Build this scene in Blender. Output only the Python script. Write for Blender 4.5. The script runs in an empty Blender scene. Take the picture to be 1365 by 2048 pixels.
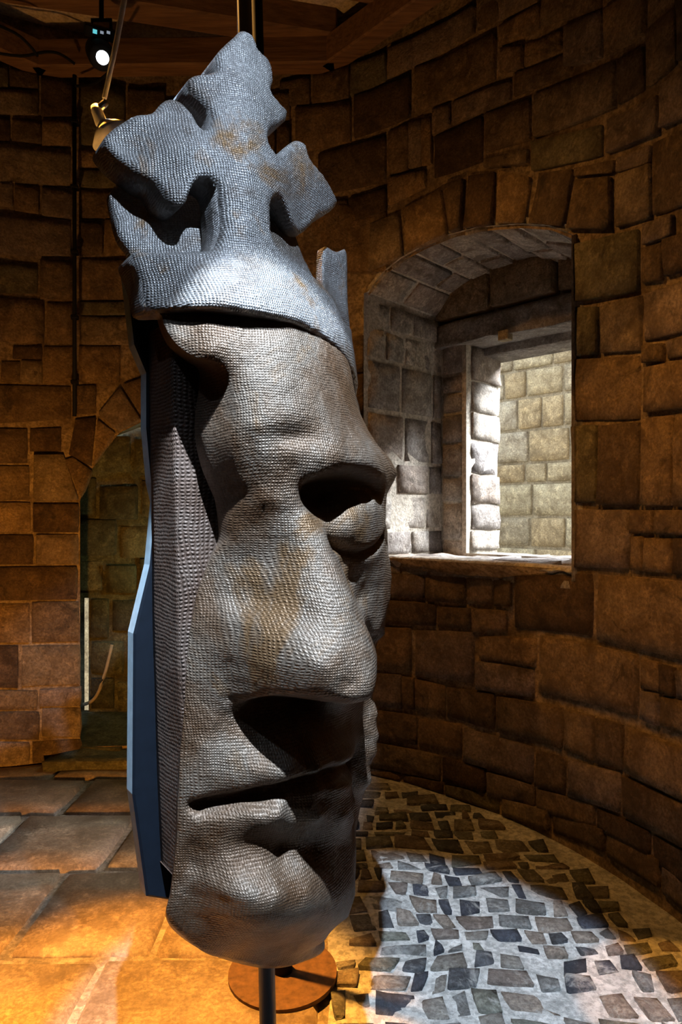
import bpy, bmesh, math, random
import numpy as np
from mathutils import Vector, noise
from mathutils.geometry import delaunay_2d_cdt

# ------------------------------------------------------------------ camera
scene = bpy.context.scene
COL = scene.collection
FPX, CX, CY, EYE = 1365.0, 682.5, 1024.0, 1.55
cam_d = bpy.data.cameras.new('camera')
cam_d.sensor_fit = 'VERTICAL'
cam_d.sensor_height = 36.0
cam_d.lens = 36.0 * FPX / 2048.0
cam_d.clip_start = 0.02
cam = bpy.data.objects.new('camera', cam_d)
COL.objects.link(cam)
cam.location = (0, 0, EYE)
cam.rotation_euler = (math.pi / 2, 0, 0)
scene.camera = cam

vs = scene.view_settings
vs.view_transform = 'Standard'
vs.look = 'None'
vs.gamma = 1.0
vs.use_curve_mapping = False
vs.exposure = 0.0

# ------------------------------------------------------------------ world
w = bpy.data.worlds.new('sky')
scene.world = w
w.use_nodes = True
bg = w.node_tree.nodes['Background']
bg.inputs[0].default_value = (0.80, 0.90, 1.0, 1)
bg.inputs[1].default_value = 3.2


def look_at(o, target):
    d = Vector(target) - o.location
    o.rotation_euler = d.to_track_quat('-Z', 'Y').to_euler()


def spot(name, loc, target, energy, color, size, blend=0.3, radius=0.03):
    l = bpy.data.lights.new(name, 'SPOT')
    l.energy = energy
    l.color = color
    l.spot_size = math.radians(size)
    l.spot_blend = blend
    l.shadow_soft_size = radius
    o = bpy.data.objects.new(name, l)
    COL.objects.link(o)
    o.location = loc
    look_at(o, target)
    return o


COOL = (0.60, 0.78, 1.0)
AMBER = (1.0, 0.41, 0.055)
WARM = (1.0, 0.46, 0.10)
# hazy sun reaching the window from outside
sun_l = bpy.data.lights.new('sun', 'SUN')
sun_l.energy = 40
sun_l.angle = math.radians(32)
sun_l.color = (0.90, 0.95, 1.0)
sun = bpy.data.objects.new('sun', sun_l)
COL.objects.link(sun)
sun.location = (6, 6, 8)
sun.rotation_euler = Vector((-0.86, -0.10, -0.80)).to_track_quat('-Z', 'Y').to_euler()
# gallery spotlights hung under the ceiling, out of the frame
spot('key_spotlight', (0.06, 0.10, 4.05), (0.10, 1.90, 0.0), 1650, (0.64, 0.81, 1.0), 26, 0.18, 0.02)
spot('side_spotlight', (-1.5, 0.2, 4.1), (-0.42, 1.55, 0.95), 42, COOL, 21, 0.4, 0.03)
spot('crown_spotlight', (0.42, 0.05, 3.95), (-0.20, 1.66, 2.34), 480, COOL, 27, 0.4, 0.02)
spot('floor_spotlight', (-2.3, 1.0, 4.2), (-1.12, 2.62, 0.0), 170, (1.0, 0.93, 0.80), 13, 0.6, 0.03)
spot('amber_spotlight', (-0.95, 2.6, 4.2), (-0.60, 1.95, 0.0), 3400, AMBER, 24, 0.5, 0.04)
spot('amber_spotlight', (0.85, 0.9, 4.2), (1.08, 2.14, 0.0), 650, AMBER, 9, 0.2, 0.02)
spot('amber_spotlight', (-1.0, 0.3, 4.1), (1.28, 2.6, 1.55), 190, WARM, 22, 0.15, 0.02)
spot('amber_wash', (-1.0, 2.9, 4.2), (1.0, 3.0, 1.0), 130, WARM, 80, 0.8, 0.05)
spot('amber_wash', (-0.2, 0.6, 4.1), (1.6, 2.3, 1.0), 85, AMBER, 46, 0.6, 0.05)
spot('amber_wash', (-0.75, 1.2, 0.2), (-2.0, 4.2, 0.8), 330, AMBER, 64, 0.8, 0.05)
spot('amber_wash', (-1.9, 2.2, 0.3), (-0.6, 3.6, 4.5), 135, WARM, 66, 0.8, 0.05)

# ------------------------------------------------------------------ helpers
rnd = random.Random(7)


def link(o, parent=None):
    COL.objects.link(o)
    if parent:
        o.parent = parent
    return o


def mesh_obj(name, verts, faces, mat, parent=None, smooth=True, uv=None):
    me = bpy.data.meshes.new(name)
    me.from_pydata([tuple(v) for v in verts], [], [tuple(f) for f in faces])
    if smooth:
        me.polygons.foreach_set('use_smooth', [True] * len(me.polygons))
    if uv is not None:
        lay = me.uv_layers.new(name='UVMap')
        idx = np.zeros(len(me.loops), dtype=np.int32)
        me.loops.foreach_get('vertex_index', idx)
        lay.data.foreach_set('uv', np.asarray(uv, dtype=np.float32)[idx].ravel())
    me.materials.append(mat)
    me.update()
    return link(bpy.data.objects.new(name, me), parent)


def fix_normals(o):
    bm = bmesh.new()
    bm.from_mesh(o.data)
    bmesh.ops.recalc_face_normals(bm, faces=bm.faces)
    bm.to_mesh(o.data)
    bm.free()


def structure(o):
    o['kind'] = 'structure'
    return o


def tag(o, label, cat, group=None):
    o['label'] = label
    o['category'] = cat
    if group:
        o['group'] = group
    return o


def empty(name, loc):
    o = bpy.data.objects.new(name, None)
    o.empty_display_size = 0.1
    link(o)
    o.location = loc
    return o


def bm_obj(name, bm, mat, parent=None, smooth=True):
    me = bpy.data.meshes.new(name)
    bmesh.ops.recalc_face_normals(bm, faces=bm.faces)
    bm.to_mesh(me)
    bm.free()
    if smooth:
        me.polygons.foreach_set('use_smooth', [True] * len(me.polygons))
    me.materials.append(mat)
    o = link(bpy.data.objects.new(name, me))
    if parent:
        o.parent = parent
        o.matrix_parent_inverse = parent.matrix_world.inverted() if parent.type != 'EMPTY' else \
            __import__('mathutils').Matrix.Translation(-parent.location)
    return o


def tube(bm, pts, radii, seg=14, cap=True):
    pts = [Vector(p) for p in pts]
    if not hasattr(radii, '__len__'):
        radii = [radii] * len(pts)
    rings = []
    up = Vector((0, 0, 1))
    for i, p in enumerate(pts):
        d = (pts[min(i + 1, len(pts) - 1)] - pts[max(i - 1, 0)]).normalized()
        ref = up if abs(d.dot(up)) < 0.95 else Vector((1, 0, 0))
        x = d.cross(ref).normalized()
        y = d.cross(x).normalized()
        rings.append([bm.verts.new(p + (x * math.cos(t) + y * math.sin(t)) * radii[i])
                      for t in [2 * math.pi * k / seg for k in range(seg)]])
    for a, b in zip(rings, rings[1:]):
        for k in range(seg):
            bm.faces.new((a[k], a[(k + 1) % seg], b[(k + 1) % seg], b[k]))
    if cap:
        bm.faces.new(rings[0][::-1])
        bm.faces.new(rings[-1])
    return bm


def box(bm, c, axes, half):
    c = Vector(c)
    ax = [Vector(a).normalized() for a in axes]
    vs_ = []
    for sx in (-1, 1):
        for sy in (-1, 1):
            for sz in (-1, 1):
                vs_.append(bm.verts.new(c + ax[0] * half[0] * sx + ax[1] * half[1] * sy + ax[2] * half[2] * sz))
    for f in ((0, 1, 3, 2), (4, 6, 7, 5), (0, 4, 5, 1), (2, 3, 7, 6), (0, 2, 6, 4), (1, 5, 7, 3)):
        bm.faces.new([vs_[i] for i in f])
    return bm


def bevel(bm, w_, seg=2):
    bmesh.ops.bevel(bm, geom=list(bm.edges), offset=w_, segments=seg, affect='EDGES', profile=0.5)


def pix(px, py, d):
    """point at depth d (metres along the view axis) behind a photo pixel"""
    return Vector(((px - CX) / FPX * d, d, EYE + (CY - py) / FPX * d))


def pnp(x, y, poly):
    ins = False
    j = len(poly) - 1
    for i in range(len(poly)):
        xi, yi = poly[i]
        xj, yj = poly[j]
        if (yi > y) != (yj > y) and x < (xj - xi) * (y - yi) / (yj - yi) + xi:
            ins = not ins
        j = i
    return ins


# ------------------------------------------------------------------ materials
class Nodes:
    def __init__(self, name):
        self.m = bpy.data.materials.new(name)
        self.m.use_nodes = True
        self.t = self.m.node_tree
        self.bsdf = self.t.nodes['Principled BSDF']

    def n(self, typ, **kw):
        nd = self.t.nodes.new(typ)
        for k, v in kw.items():
            if isinstance(k, str) and k.startswith('i_'):
                nd.inputs[k[2:].replace('_', ' ')].default_value = v
            else:
                setattr(nd, k, v)
        return nd

    def l(self, a, b):
        self.t.links.new(a, b)

    def math(self, op, a, b=None):
        nd = self.t.nodes.new('ShaderNodeMath')
        nd.operation = op
        for i, v in enumerate((a, b)):
            if v is None:
                continue
            if hasattr(v, 'is_linked') or hasattr(v, 'links'):
                self.l(v, nd.inputs[i])
            else:
                nd.inputs[i].default_value = v
        return nd.outputs[0]

    def ramp(self, fac, stops, interp='LINEAR'):
        nd = self.t.nodes.new('ShaderNodeValToRGB')
        nd.color_ramp.interpolation = interp
        el = nd.color_ramp.elements
        while len(el) < len(stops):
            el.new(0.5)
        for e, (p, c) in zip(el, stops):
            e.position = p
            e.color = (*c, 1) if len(c) == 3 else c
        self.l(fac, nd.inputs[0])
        return nd.outputs[0]

    def noise(self, vec, scale, detail=6, rough=0.6, dist=0.0):
        nd = self.n('ShaderNodeTexNoise')
        nd.inputs['Scale'].default_value = scale
        nd.inputs['Detail'].default_value = detail
        nd.inputs['Roughness'].default_value = rough
        nd.inputs['Distortion'].default_value = dist
        if vec is not None:
            self.l(vec, nd.inputs['Vector'])
        return nd.outputs[0]

    def mix(self, fac, a, b, blend='MIX'):
        nd = self.n('ShaderNodeMix', data_type='RGBA', blend_type=blend)
        for i, v in zip((0, 6, 7), (fac, a, b)):
            if hasattr(v, 'links'):
                self.l(v, nd.inputs[i])
            else:
                nd.inputs[i].default_value = v if i == 0 else (*v, 1)
        return nd.outputs[2]

    def bump(self, h, strength, dist, prev=None):
        nd = self.n('ShaderNodeBump')
        nd.inputs['Strength'].default_value = strength
        nd.inputs['Distance'].default_value = dist
        self.l(h, nd.inputs['Height'])
        if prev is not None:
            self.l(prev, nd.inputs['Normal'])
        return nd.outputs[0]

    def done(self, color=None, rough=0.8, normal=None, metal=0.0, spec=0.5):
        b = self.bsdf
        if color is not None:
            if hasattr(color, 'links'):
                self.l(color, b.inputs['Base Color'])
            else:
                b.inputs['Base Color'].default_value = (*color, 1)
        if hasattr(rough, 'links'):
            self.l(rough, b.inputs['Roughness'])
        else:
            b.inputs['Roughness'].default_value = rough
        b.inputs['Metallic'].default_value = metal
        b.inputs['Specular IOR Level'].default_value = spec
        if normal is not None:
            self.l(normal, b.inputs['Normal'])
        return self.m


def stone_material(name, palette, stain=(0.03, 0.022, 0.016), stain_amt=0.75, rough=0.85, bump=1.0, spec=0.25, terrace=0):
    N = Nodes(name)
    tc = N.n('ShaderNodeTexCoord').outputs['Object']
    oi = N.n('ShaderNodeObjectInfo').outputs['Random']
    off = N.n('ShaderNodeVectorMath', operation='ADD')
    comb = N.n('ShaderNodeCombineXYZ')
    N.l(N.math('MULTIPLY', oi, 37.0), comb.inputs[0])
    N.l(N.math('MULTIPLY', oi, 91.0), comb.inputs[2])
    N.l(tc, off.inputs[0])
    N.l(comb.outputs[0], off.inputs[1])
    v = off.outputs[0]
    stops = [(i / max(1, len(palette)), c) for i, c in enumerate(palette)]
    base = N.ramp(oi, stops, 'CONSTANT')
    var = N.noise(v, 6, 8, 0.68, 0.6)
    col = N.mix(N.ramp(var, [(0.36, (0, 0, 0)), (0.62, (1, 1, 1))]), N.mix(1.0, base, (0.42, 0.38, 0.34), 'MULTIPLY'), base)
    light = N.mix(1.0, base, (1.55, 1.5, 1.42), 'MULTIPLY')
    col = N.mix(N.ramp(N.noise(v, 17, 8, 0.75, 0.3), [(0.50, (0, 0, 0)), (0.68, (0.8, 0.8, 0.8))]), col, light)
    col = N.mix(N.ramp(N.noise(v, 75, 4, 0.7), [(0.42, (0.55, 0.55, 0.55)), (0.56, (0, 0, 0))]), col, N.mix(1.0, base, (0.35, 0.32, 0.30), 'MULTIPLY'))
    st = N.noise(v, 4.5, 10, 0.74, 1.2)
    f = N.ramp(st, [(0.55, (0, 0, 0)), (0.66, (stain_amt,) * 3)])
    col = N.mix(f, col, stain)
    b1 = N.noise(v, 11, 10, 0.68, 0.8)
    n1 = N.bump(b1, 1.0 * bump if bump < 1 else 1.0, 0.045 * bump)
    b2 = N.noise(v, 48, 6, 0.75)
    n2 = N.bump(b2, 0.9 * min(bump, 1), 0.012, n1)
    pit = N.n('ShaderNodeTexVoronoi')
    pit.inputs['Scale'].default_value = 30
    N.l(v, pit.inputs['Vector'])
    n3 = N.bump(N.ramp(pit.outputs['Distance'], [(0.05, (0, 0, 0)), (0.3, (1, 1, 1))]), 0.35 * min(bump, 1), 0.008, n2)
    if terrace:
        tn = N.noise(v, 2.6, 5, 0.55, 1.4)
        n3 = N.bump(N.math('FLOOR', N.math('MULTIPLY', tn, 15.0)), 1.0, terrace, n3)
        rim = N.math('FRACT', N.math('MULTIPLY', tn, 15.0))
        col = N.mix(N.ramp(rim, [(0.0, (0.6, 0.6, 0.6)), (0.16, (0, 0, 0))]), col, N.mix(1.0, base, (0.5, 0.46, 0.42), 'MULTIPLY'))
    return N.done(col, rough, n3, 0, spec)


def mortar_material(name, c0, c1, bump=1.0):
    N = Nodes(name)
    tc = N.n('ShaderNodeTexCoord').outputs['Object']
    a = N.noise(tc, 9, 8, 0.65, 0.5)
    col = N.ramp(a, [(0.34, c0), (0.62, c1)])
    col = N.mix(N.ramp(N.noise(tc, 45, 5, 0.7), [(0.42, (0.6, 0.6, 0.6)), (0.55, (0, 0, 0))]), col, tuple(x * .55 for x in c0))
    n1 = N.bump(N.noise(tc, 24, 8, 0.72), 0.9 * min(bump, 1.1), 0.025)
    return N.done(col, 0.9, n1, 0, 0.2)


M_WALL = stone_material('sandstone_block', [(0.33, 0.225, 0.135), (0.25, 0.17, 0.10), (0.37, 0.28, 0.19), (0.20, 0.135, 0.085),
                                            (0.36, 0.27, 0.215), (0.29, 0.20, 0.12), (0.40, 0.27, 0.15), (0.27, 0.235, 0.15), (0.15, 0.095, 0.058), (0.33, 0.25, 0.20)])
M_MORTAR = mortar_material('lime_mortar', (0.15, 0.10, 0.06), (0.42, 0.31, 0.20))
M_GREY = stone_material('weathered_grey_stone', [(0.58, 0.54, 0.49), (0.47, 0.43, 0.40), (0.66, 0.60, 0.53), (0.54, 0.46, 0.40), (0.42, 0.39, 0.38)],
                        stain=(0.07, 0.06, 0.05), stain_amt=0.6, bump=1.2)
M_PALEMORTAR = mortar_material('pale_mortar', (0.42, 0.37, 0.30), (0.66, 0.59, 0.50))
M_OUT = stone_material('pale_ochre_stone', [(0.46, 0.38, 0.24), (0.52, 0.45, 0.30), (0.42, 0.36, 0.25), (0.50, 0.44, 0.33), (0.47, 0.37, 0.22)],
                       stain=(0.2, 0.15, 0.09), stain_amt=0.5, bump=0.6)
M_OUTMORTAR = mortar_material('ochre_mortar', (0.42, 0.35, 0.24), (0.55, 0.47, 0.34))
M_ALCOVE = stone_material('green_lit_stone', [(0.16, 0.155, 0.09), (0.12, 0.12, 0.075), (0.19, 0.175, 0.11), (0.10, 0.10, 0.07)],
                        stain=(0.02, 0.022, 0.015), stain_amt=0.8)  # greenish light of the alcove put into the stone colour
M_FLAG = stone_material('worn_flagstone', [(0.34, 0.26, 0.185), (0.30, 0.235, 0.17), (0.37, 0.30, 0.22), (0.28, 0.21, 0.15)],
                        stain=(0.11, 0.08, 0.05), stain_amt=0.5, rough=0.42, bump=0.35, spec=0.5, terrace=0.004)
M_COB = stone_material('cobble_stone', [(0.15, 0.16, 0.18), (0.33, 0.28, 0.25), (0.28, 0.29, 0.25), (0.42, 0.36, 0.31), (0.10, 0.11, 0.14), (0.36, 0.34, 0.31), (0.30, 0.31, 0.31)],
                       stain=(0.55, 0.54, 0.51), stain_amt=0.85, rough=0.6, bump=1.5)
M_FLOORMORTAR = mortar_material('floor_mortar', (0.20, 0.16, 0.12), (0.42, 0.35, 0.27), 0.8)
M_BED = mortar_material('cobble_mortar', (0.42, 0.42, 0.40), (0.78, 0.77, 0.74), 1.6)


def wood_material(name, c0, c1):
    N = Nodes(name)
    tc = N.n('ShaderNodeTexCoord').outputs['Object']
    mp = N.n('ShaderNodeMapping')
    mp.inputs['Scale'].default_value = (1.2, 14, 14)
    N.l(tc, mp.inputs['Vector'])
    a = N.noise(mp.outputs[0], 3.0, 8, 0.6, 0.4)
    col = N.ramp(a, [(0.3, c0), (0.7, c1)])
    return N.done(col, 0.7, N.bump(a, 0.4, 0.01), 0, 0.3)


M_WOOD = wood_material('dark_oak', (0.09, 0.045, 0.022), (0.22, 0.12, 0.06))
M_PLASTER = mortar_material('ceiling_plaster', (0.45, 0.37, 0.29), (0.60, 0.50, 0.40), 0.4)


def plain(name, color, rough=0.5, metal=0.0, spec=0.5, noise_amt=0.15):
    N = Nodes(name)
    tc = N.n('ShaderNodeTexCoord').outputs['Object']
    a = N.noise(tc, 40, 4, 0.6)
    c = N.ramp(a, [(0.3, tuple(x * (1 - noise_amt) for x in color)), (0.7, tuple(min(1, x * (1 + noise_amt)) for x in color))])
    return N.done(c, rough, None, metal, spec)


M_BLACK = plain('black_paint', (0.008, 0.008, 0.010), 0.75, 0.0, 0.12)
M_POLE = plain('black_steel', (0.014, 0.016, 0.022), 0.4, 0.0, 0.4)
M_NAVY = plain('navy_painted_board', (0.005, 0.008, 0.014), 0.6, 0.0, 0.2)
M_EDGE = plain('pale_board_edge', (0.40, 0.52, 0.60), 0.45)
M_RUST = plain('rusty_steel', (0.11, 0.055, 0.025), 0.6, 0.4, noise_amt=0.4)
M_CREAM = plain('cream_plastic', (0.82, 0.82, 0.76), 0.5)
M_CHROME = plain('brushed_chrome', (0.6, 0.6, 0.6), 0.25, 1.0)
M_ROPE = plain('hemp_rope', (0.28, 0.22, 0.14), 0.9)


def emit_material(name, color, strength):
    N = Nodes(name)
    N.bsdf.inputs['Base Color'].default_value = (0.02, 0.02, 0.02, 1)
    N.bsdf.inputs['Emission Color'].default_value = (*color, 1)
    N.bsdf.inputs['Emission Strength'].default_value = strength
    return N.m


M_LENS = emit_material('lit_lens', (0.85, 0.93, 1.0), 14)
M_DISPLAY = emit_material('lit_display', (0.15, 0.75, 0.85), 0.8)
M_BUTTON = emit_material('lit_button', (0.55, 0.65, 0.8), 0.4)


def burlap_material(name, cols, weave=0.0052, strength=0.45, rough=0.44, metal=0.35):
    N = Nodes(name)
    uv = N.n('ShaderNodeTexCoord').outputs['UV']
    ob = N.n('ShaderNodeTexCoord').outputs['Object']
    nz = N.n('ShaderNodeTexNoise')
    nz.inputs['Scale'].default_value = 5.0
    nz.inputs['Detail'].default_value = 3
    N.l(ob, nz.inputs['Vector'])
    sub = N.n('ShaderNodeVectorMath', operation='SCALE')
    sub.inputs['Scale'].default_value = 0.045
    N.l(nz.outputs[1], sub.inputs[0])
    add = N.n('ShaderNodeVectorMath', operation='ADD')
    N.l(uv, add.inputs[0])
    N.l(sub.outputs[0], add.inputs[1])
    sep = N.n('ShaderNodeSeparateXYZ')
    N.l(add.outputs[0], sep.inputs[0])
    k = 2 * math.pi / weave
    sx = N.math('SINE', N.math('MULTIPLY', sep.outputs[0], k))
    sy = N.math('SINE', N.math('MULTIPLY', sep.outputs[1], k * 0.9))
    wv = N.math('MULTIPLY', N.math('ADD', sx, 1.0), N.math('ADD', sy, 1.0))
    patch = N.noise(ob, 3.2, 6, 0.65, 0.6)
    c = N.ramp(patch, [(0.38, cols[0]), (0.47, cols[1]), (0.56, cols[2]), (0.65, cols[3])])
    fine = N.noise(ob, 110, 3, 0.6)
    c = N.mix(N.ramp(fine, [(0.4, (0, 0, 0)), (0.7, (0.55,) * 3)]), c, N.mix(1.0, c, (1.6, 1.6, 1.6), 'MULTIPLY'))
    n0 = N.bump(N.noise(ob, 14, 5, 0.6), 0.35, 0.02)
    n1 = N.bump(wv, strength, 0.0011, n0)
    n2 = N.bump(fine, 0.7, 0.004, n1)
    r = N.ramp(N.noise(ob, 9, 4, 0.6), [(0.3, (rough - 0.07,) * 3), (0.7, (rough + 0.12,) * 3)])
    return N.done(c, r, n2, metal, 0.5)


M_FACE = burlap_material('bronzed_burlap', [(0.085, 0.044, 0.022), (0.125, 0.08, 0.052), (0.155, 0.118, 0.09), (0.14, 0.078, 0.037)])
M_CROWN = burlap_material('silvered_burlap', [(0.14, 0.11, 0.09), (0.24, 0.22, 0.21), (0.28, 0.26, 0.25), (0.24, 0.14, 0.07)], strength=0.6, rough=0.40, metal=0.55)
M_PANEL = burlap_material('brown_hessian', [(0.07, 0.040, 0.026), (0.095, 0.058, 0.042), (0.11, 0.075, 0.058), (0.085, 0.047, 0.03)], weave=0.0078, strength=0.6, rough=0.55)

# ------------------------------------------------------------------ the round room
RC = Vector((-1.0, 2.0))
RR = 2.35
CEIL = 4.55


def wall_hit(px, py):
    k = (px - CX) / FPX
    A = k * k + 1
    B = -2 * (k * RC.x + RC.y)
    D = RC.x ** 2 + RC.y ** 2 - RR * RR
    d = (-B + math.sqrt(B * B - 4 * A * D)) / (2 * A)
    return math.atan2(k * d - RC.x, d - RC.y), EYE + (CY - py) * d / FPX


def room_r(th):
    """the room opens out behind the photographer, well past the frame"""
    t = min(1.0, max(0.0, (abs(math.degrees(th)) - 100) / 28))
    return RR + 1.4 * t * t * (3 - 2 * t)


def cyl(th, z, h=0.0):
    r = room_r(th) - h
    return Vector((RC.x + r * math.sin(th), RC.y + r * math.cos(th), z))


S5 = (0.0, 0.03, 0.30, 0.70, 0.97, 1.0)


def stone(quad, mapf, mat, parent, proud=0.03, name='stone', seed=0, base=-0.03, rough=0.014, rad=0.10):
    """one block: quad is TL, TR, BR, BL in the surface's own (u, v); 50 triangles with a pillowed, uneven face"""
    r = random.Random(seed)
    verts, faces = [], []
    pj = proud * r.uniform(0.45, 1.35)
    ox = r.uniform(0, 50)
    tilt = (r.uniform(-.5, .5) * 0.007, r.uniform(-.5, .5) * 0.007)
    quad = [(q[0], q[1]) for q in quad]
    for j, t in enumerate(S5):
        for i, s in enumerate(S5):
            # round the corners slightly
            ss, tt = s, t
            ei = i in (0, 5)
            ej = j in (0, 5)
            if ei or ej:
                if (i in (0, 1, 4, 5)) and (j in (0, 1, 4, 5)):
                    ss = s + (0.5 - s) * rad * 0.35
                    tt = t + (0.5 - t) * rad * 0.35
            u = (quad[0][0] * (1 - ss) + quad[1][0] * ss) * (1 - tt) + (quad[3][0] * (1 - ss) + quad[2][0] * ss) * tt
            v = (quad[0][1] * (1 - ss) + quad[1][1] * ss) * (1 - tt) + (quad[3][1] * (1 - ss) + quad[2][1] * ss) * tt
            p0 = mapf(u, v, 0)
            nz = noise.noise(p0 * 6 + Vector((ox, 0, 0)))
            nz2 = noise.noise(p0 * 14 + Vector((0, ox, 0)))
            if ei or ej:
                h = base
            else:
                edge = 0.80 if (i in (1, 4) or j in (1, 4)) else 1.0
                h = pj * edge + nz * rough + nz2 * rough * 0.6 + tilt[0] * (s - .5) * 2 + tilt[1] * (t - .5) * 2
            p = mapf(u, v, h)
            if ei or ej:
                q = Vector((noise.noise(p0 * 20), noise.noise(p0 * 20 + Vector((9, 9, 9))), noise.noise(p0 * 20 + Vector((3, 7, 1)))))
                p = p + q * 0.006
            verts.append(p)
    for j in range(5):
        for i in range(5):
            a = j * 6 + i
            faces.append((a, a + 6, a + 7, a + 1))
    o = mesh_obj(name, verts, faces, mat, parent, True)
    return o


def patch_mesh(name, outline, holes, mapf, mat, step, parent=None, extra=None):
    """surface with holes, in (u, v), mapped into the room"""
    us = [p[0] for p in outline]
    vs2 = [p[1] for p in outline]
    verts = [Vector(p) for p in outline]
    edges = [(i, (i + 1) % len(outline)) for i in range(len(outline))]
    for h in holes:
        b = len(verts)
        verts += [Vector(p) for p in h]
        edges += [(b + i, b + (i + 1) % len(h)) for i in range(len(h))]
    u = min(us) + step[0]
    while u < max(us) - step[0] * 0.3:
        v = min(vs2) + step[1]
        while v < max(vs2) - step[1] * 0.3:
            if pnp(u, v, outline) and not any(pnp(u, v, h) for h in holes):
                verts.append(Vector((u, v)))
            v += step[1]
        u += step[0]
    out = delaunay_2d_cdt(verts, edges, [], 0, 1e-6)
    vv, ff = out[0], out[2]
    keep = []
    for f in ff:
        cx = sum(vv[i][0] for i in f) / 3
        cy = sum(vv[i][1] for i in f) / 3
        if pnp(cx, cy, outline) and not any(pnp(cx, cy, h) for h in holes):
            keep.append(f)
    return mesh_obj(name, [mapf(p[0], p[1], 0) for p in vv], keep, mat, parent, True)


# window and alcove openings, traced on the wall
WIN_PX = [(735, 1122), (735, 592), (770, 548), (805, 520), (860, 492), (905, 474), (960, 461), (1040, 455), (1100, 459), (1150, 480), (1150, 1140)]
WIN = [wall_hit(*p) for p in WIN_PX]
SILL = 1.285
WIN[0] = (WIN[0][0], SILL)
WIN[-1] = (WIN[-1][0], SILL)
ALC_L, ALC_R = wall_hit(160, 1000)[0], wall_hit(470, 1000)[0]
ALC_PX = [(160, 1000), (184, 938), (210, 900), (238, 866), (285, 842), (330, 832)]
ALC_F = 0.08
arc = [wall_hit(*p) for p in ALC_PX]
mid = (ALC_L + ALC_R) / 2
arc = [a for a in arc if a[0] < mid]
ALC = [(ALC_L, ALC_F)] + arc + [(2 * mid - a, z) for a, z in arc[::-1]] + [(ALC_R, ALC_F)]
SPLIT = math.radians(12)
full = math.pi


def wall_map(u, v, h):
    return cyl(u, v, h - 0.012)


def strip(u0, u1):
    n = 24
    pts = [(u0 + (u1 - u0) * i / n, -0.05) for i in range(n + 1)] + [(u1 + (u0 - u1) * i / n, CEIL) for i in range(n + 1)]
    return pts


wall_left = structure(patch_mesh('wall_left', strip(-math.pi + 0.0, SPLIT), [[p for p in ALC if True]] if ALC_R < SPLIT else [], wall_map, M_MORTAR, (0.09, 0.25)))
wall_right = structure(patch_mesh('wall_right', strip(SPLIT, math.pi), [WIN], wall_map, M_MORTAR, (0.09, 0.25)))

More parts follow.
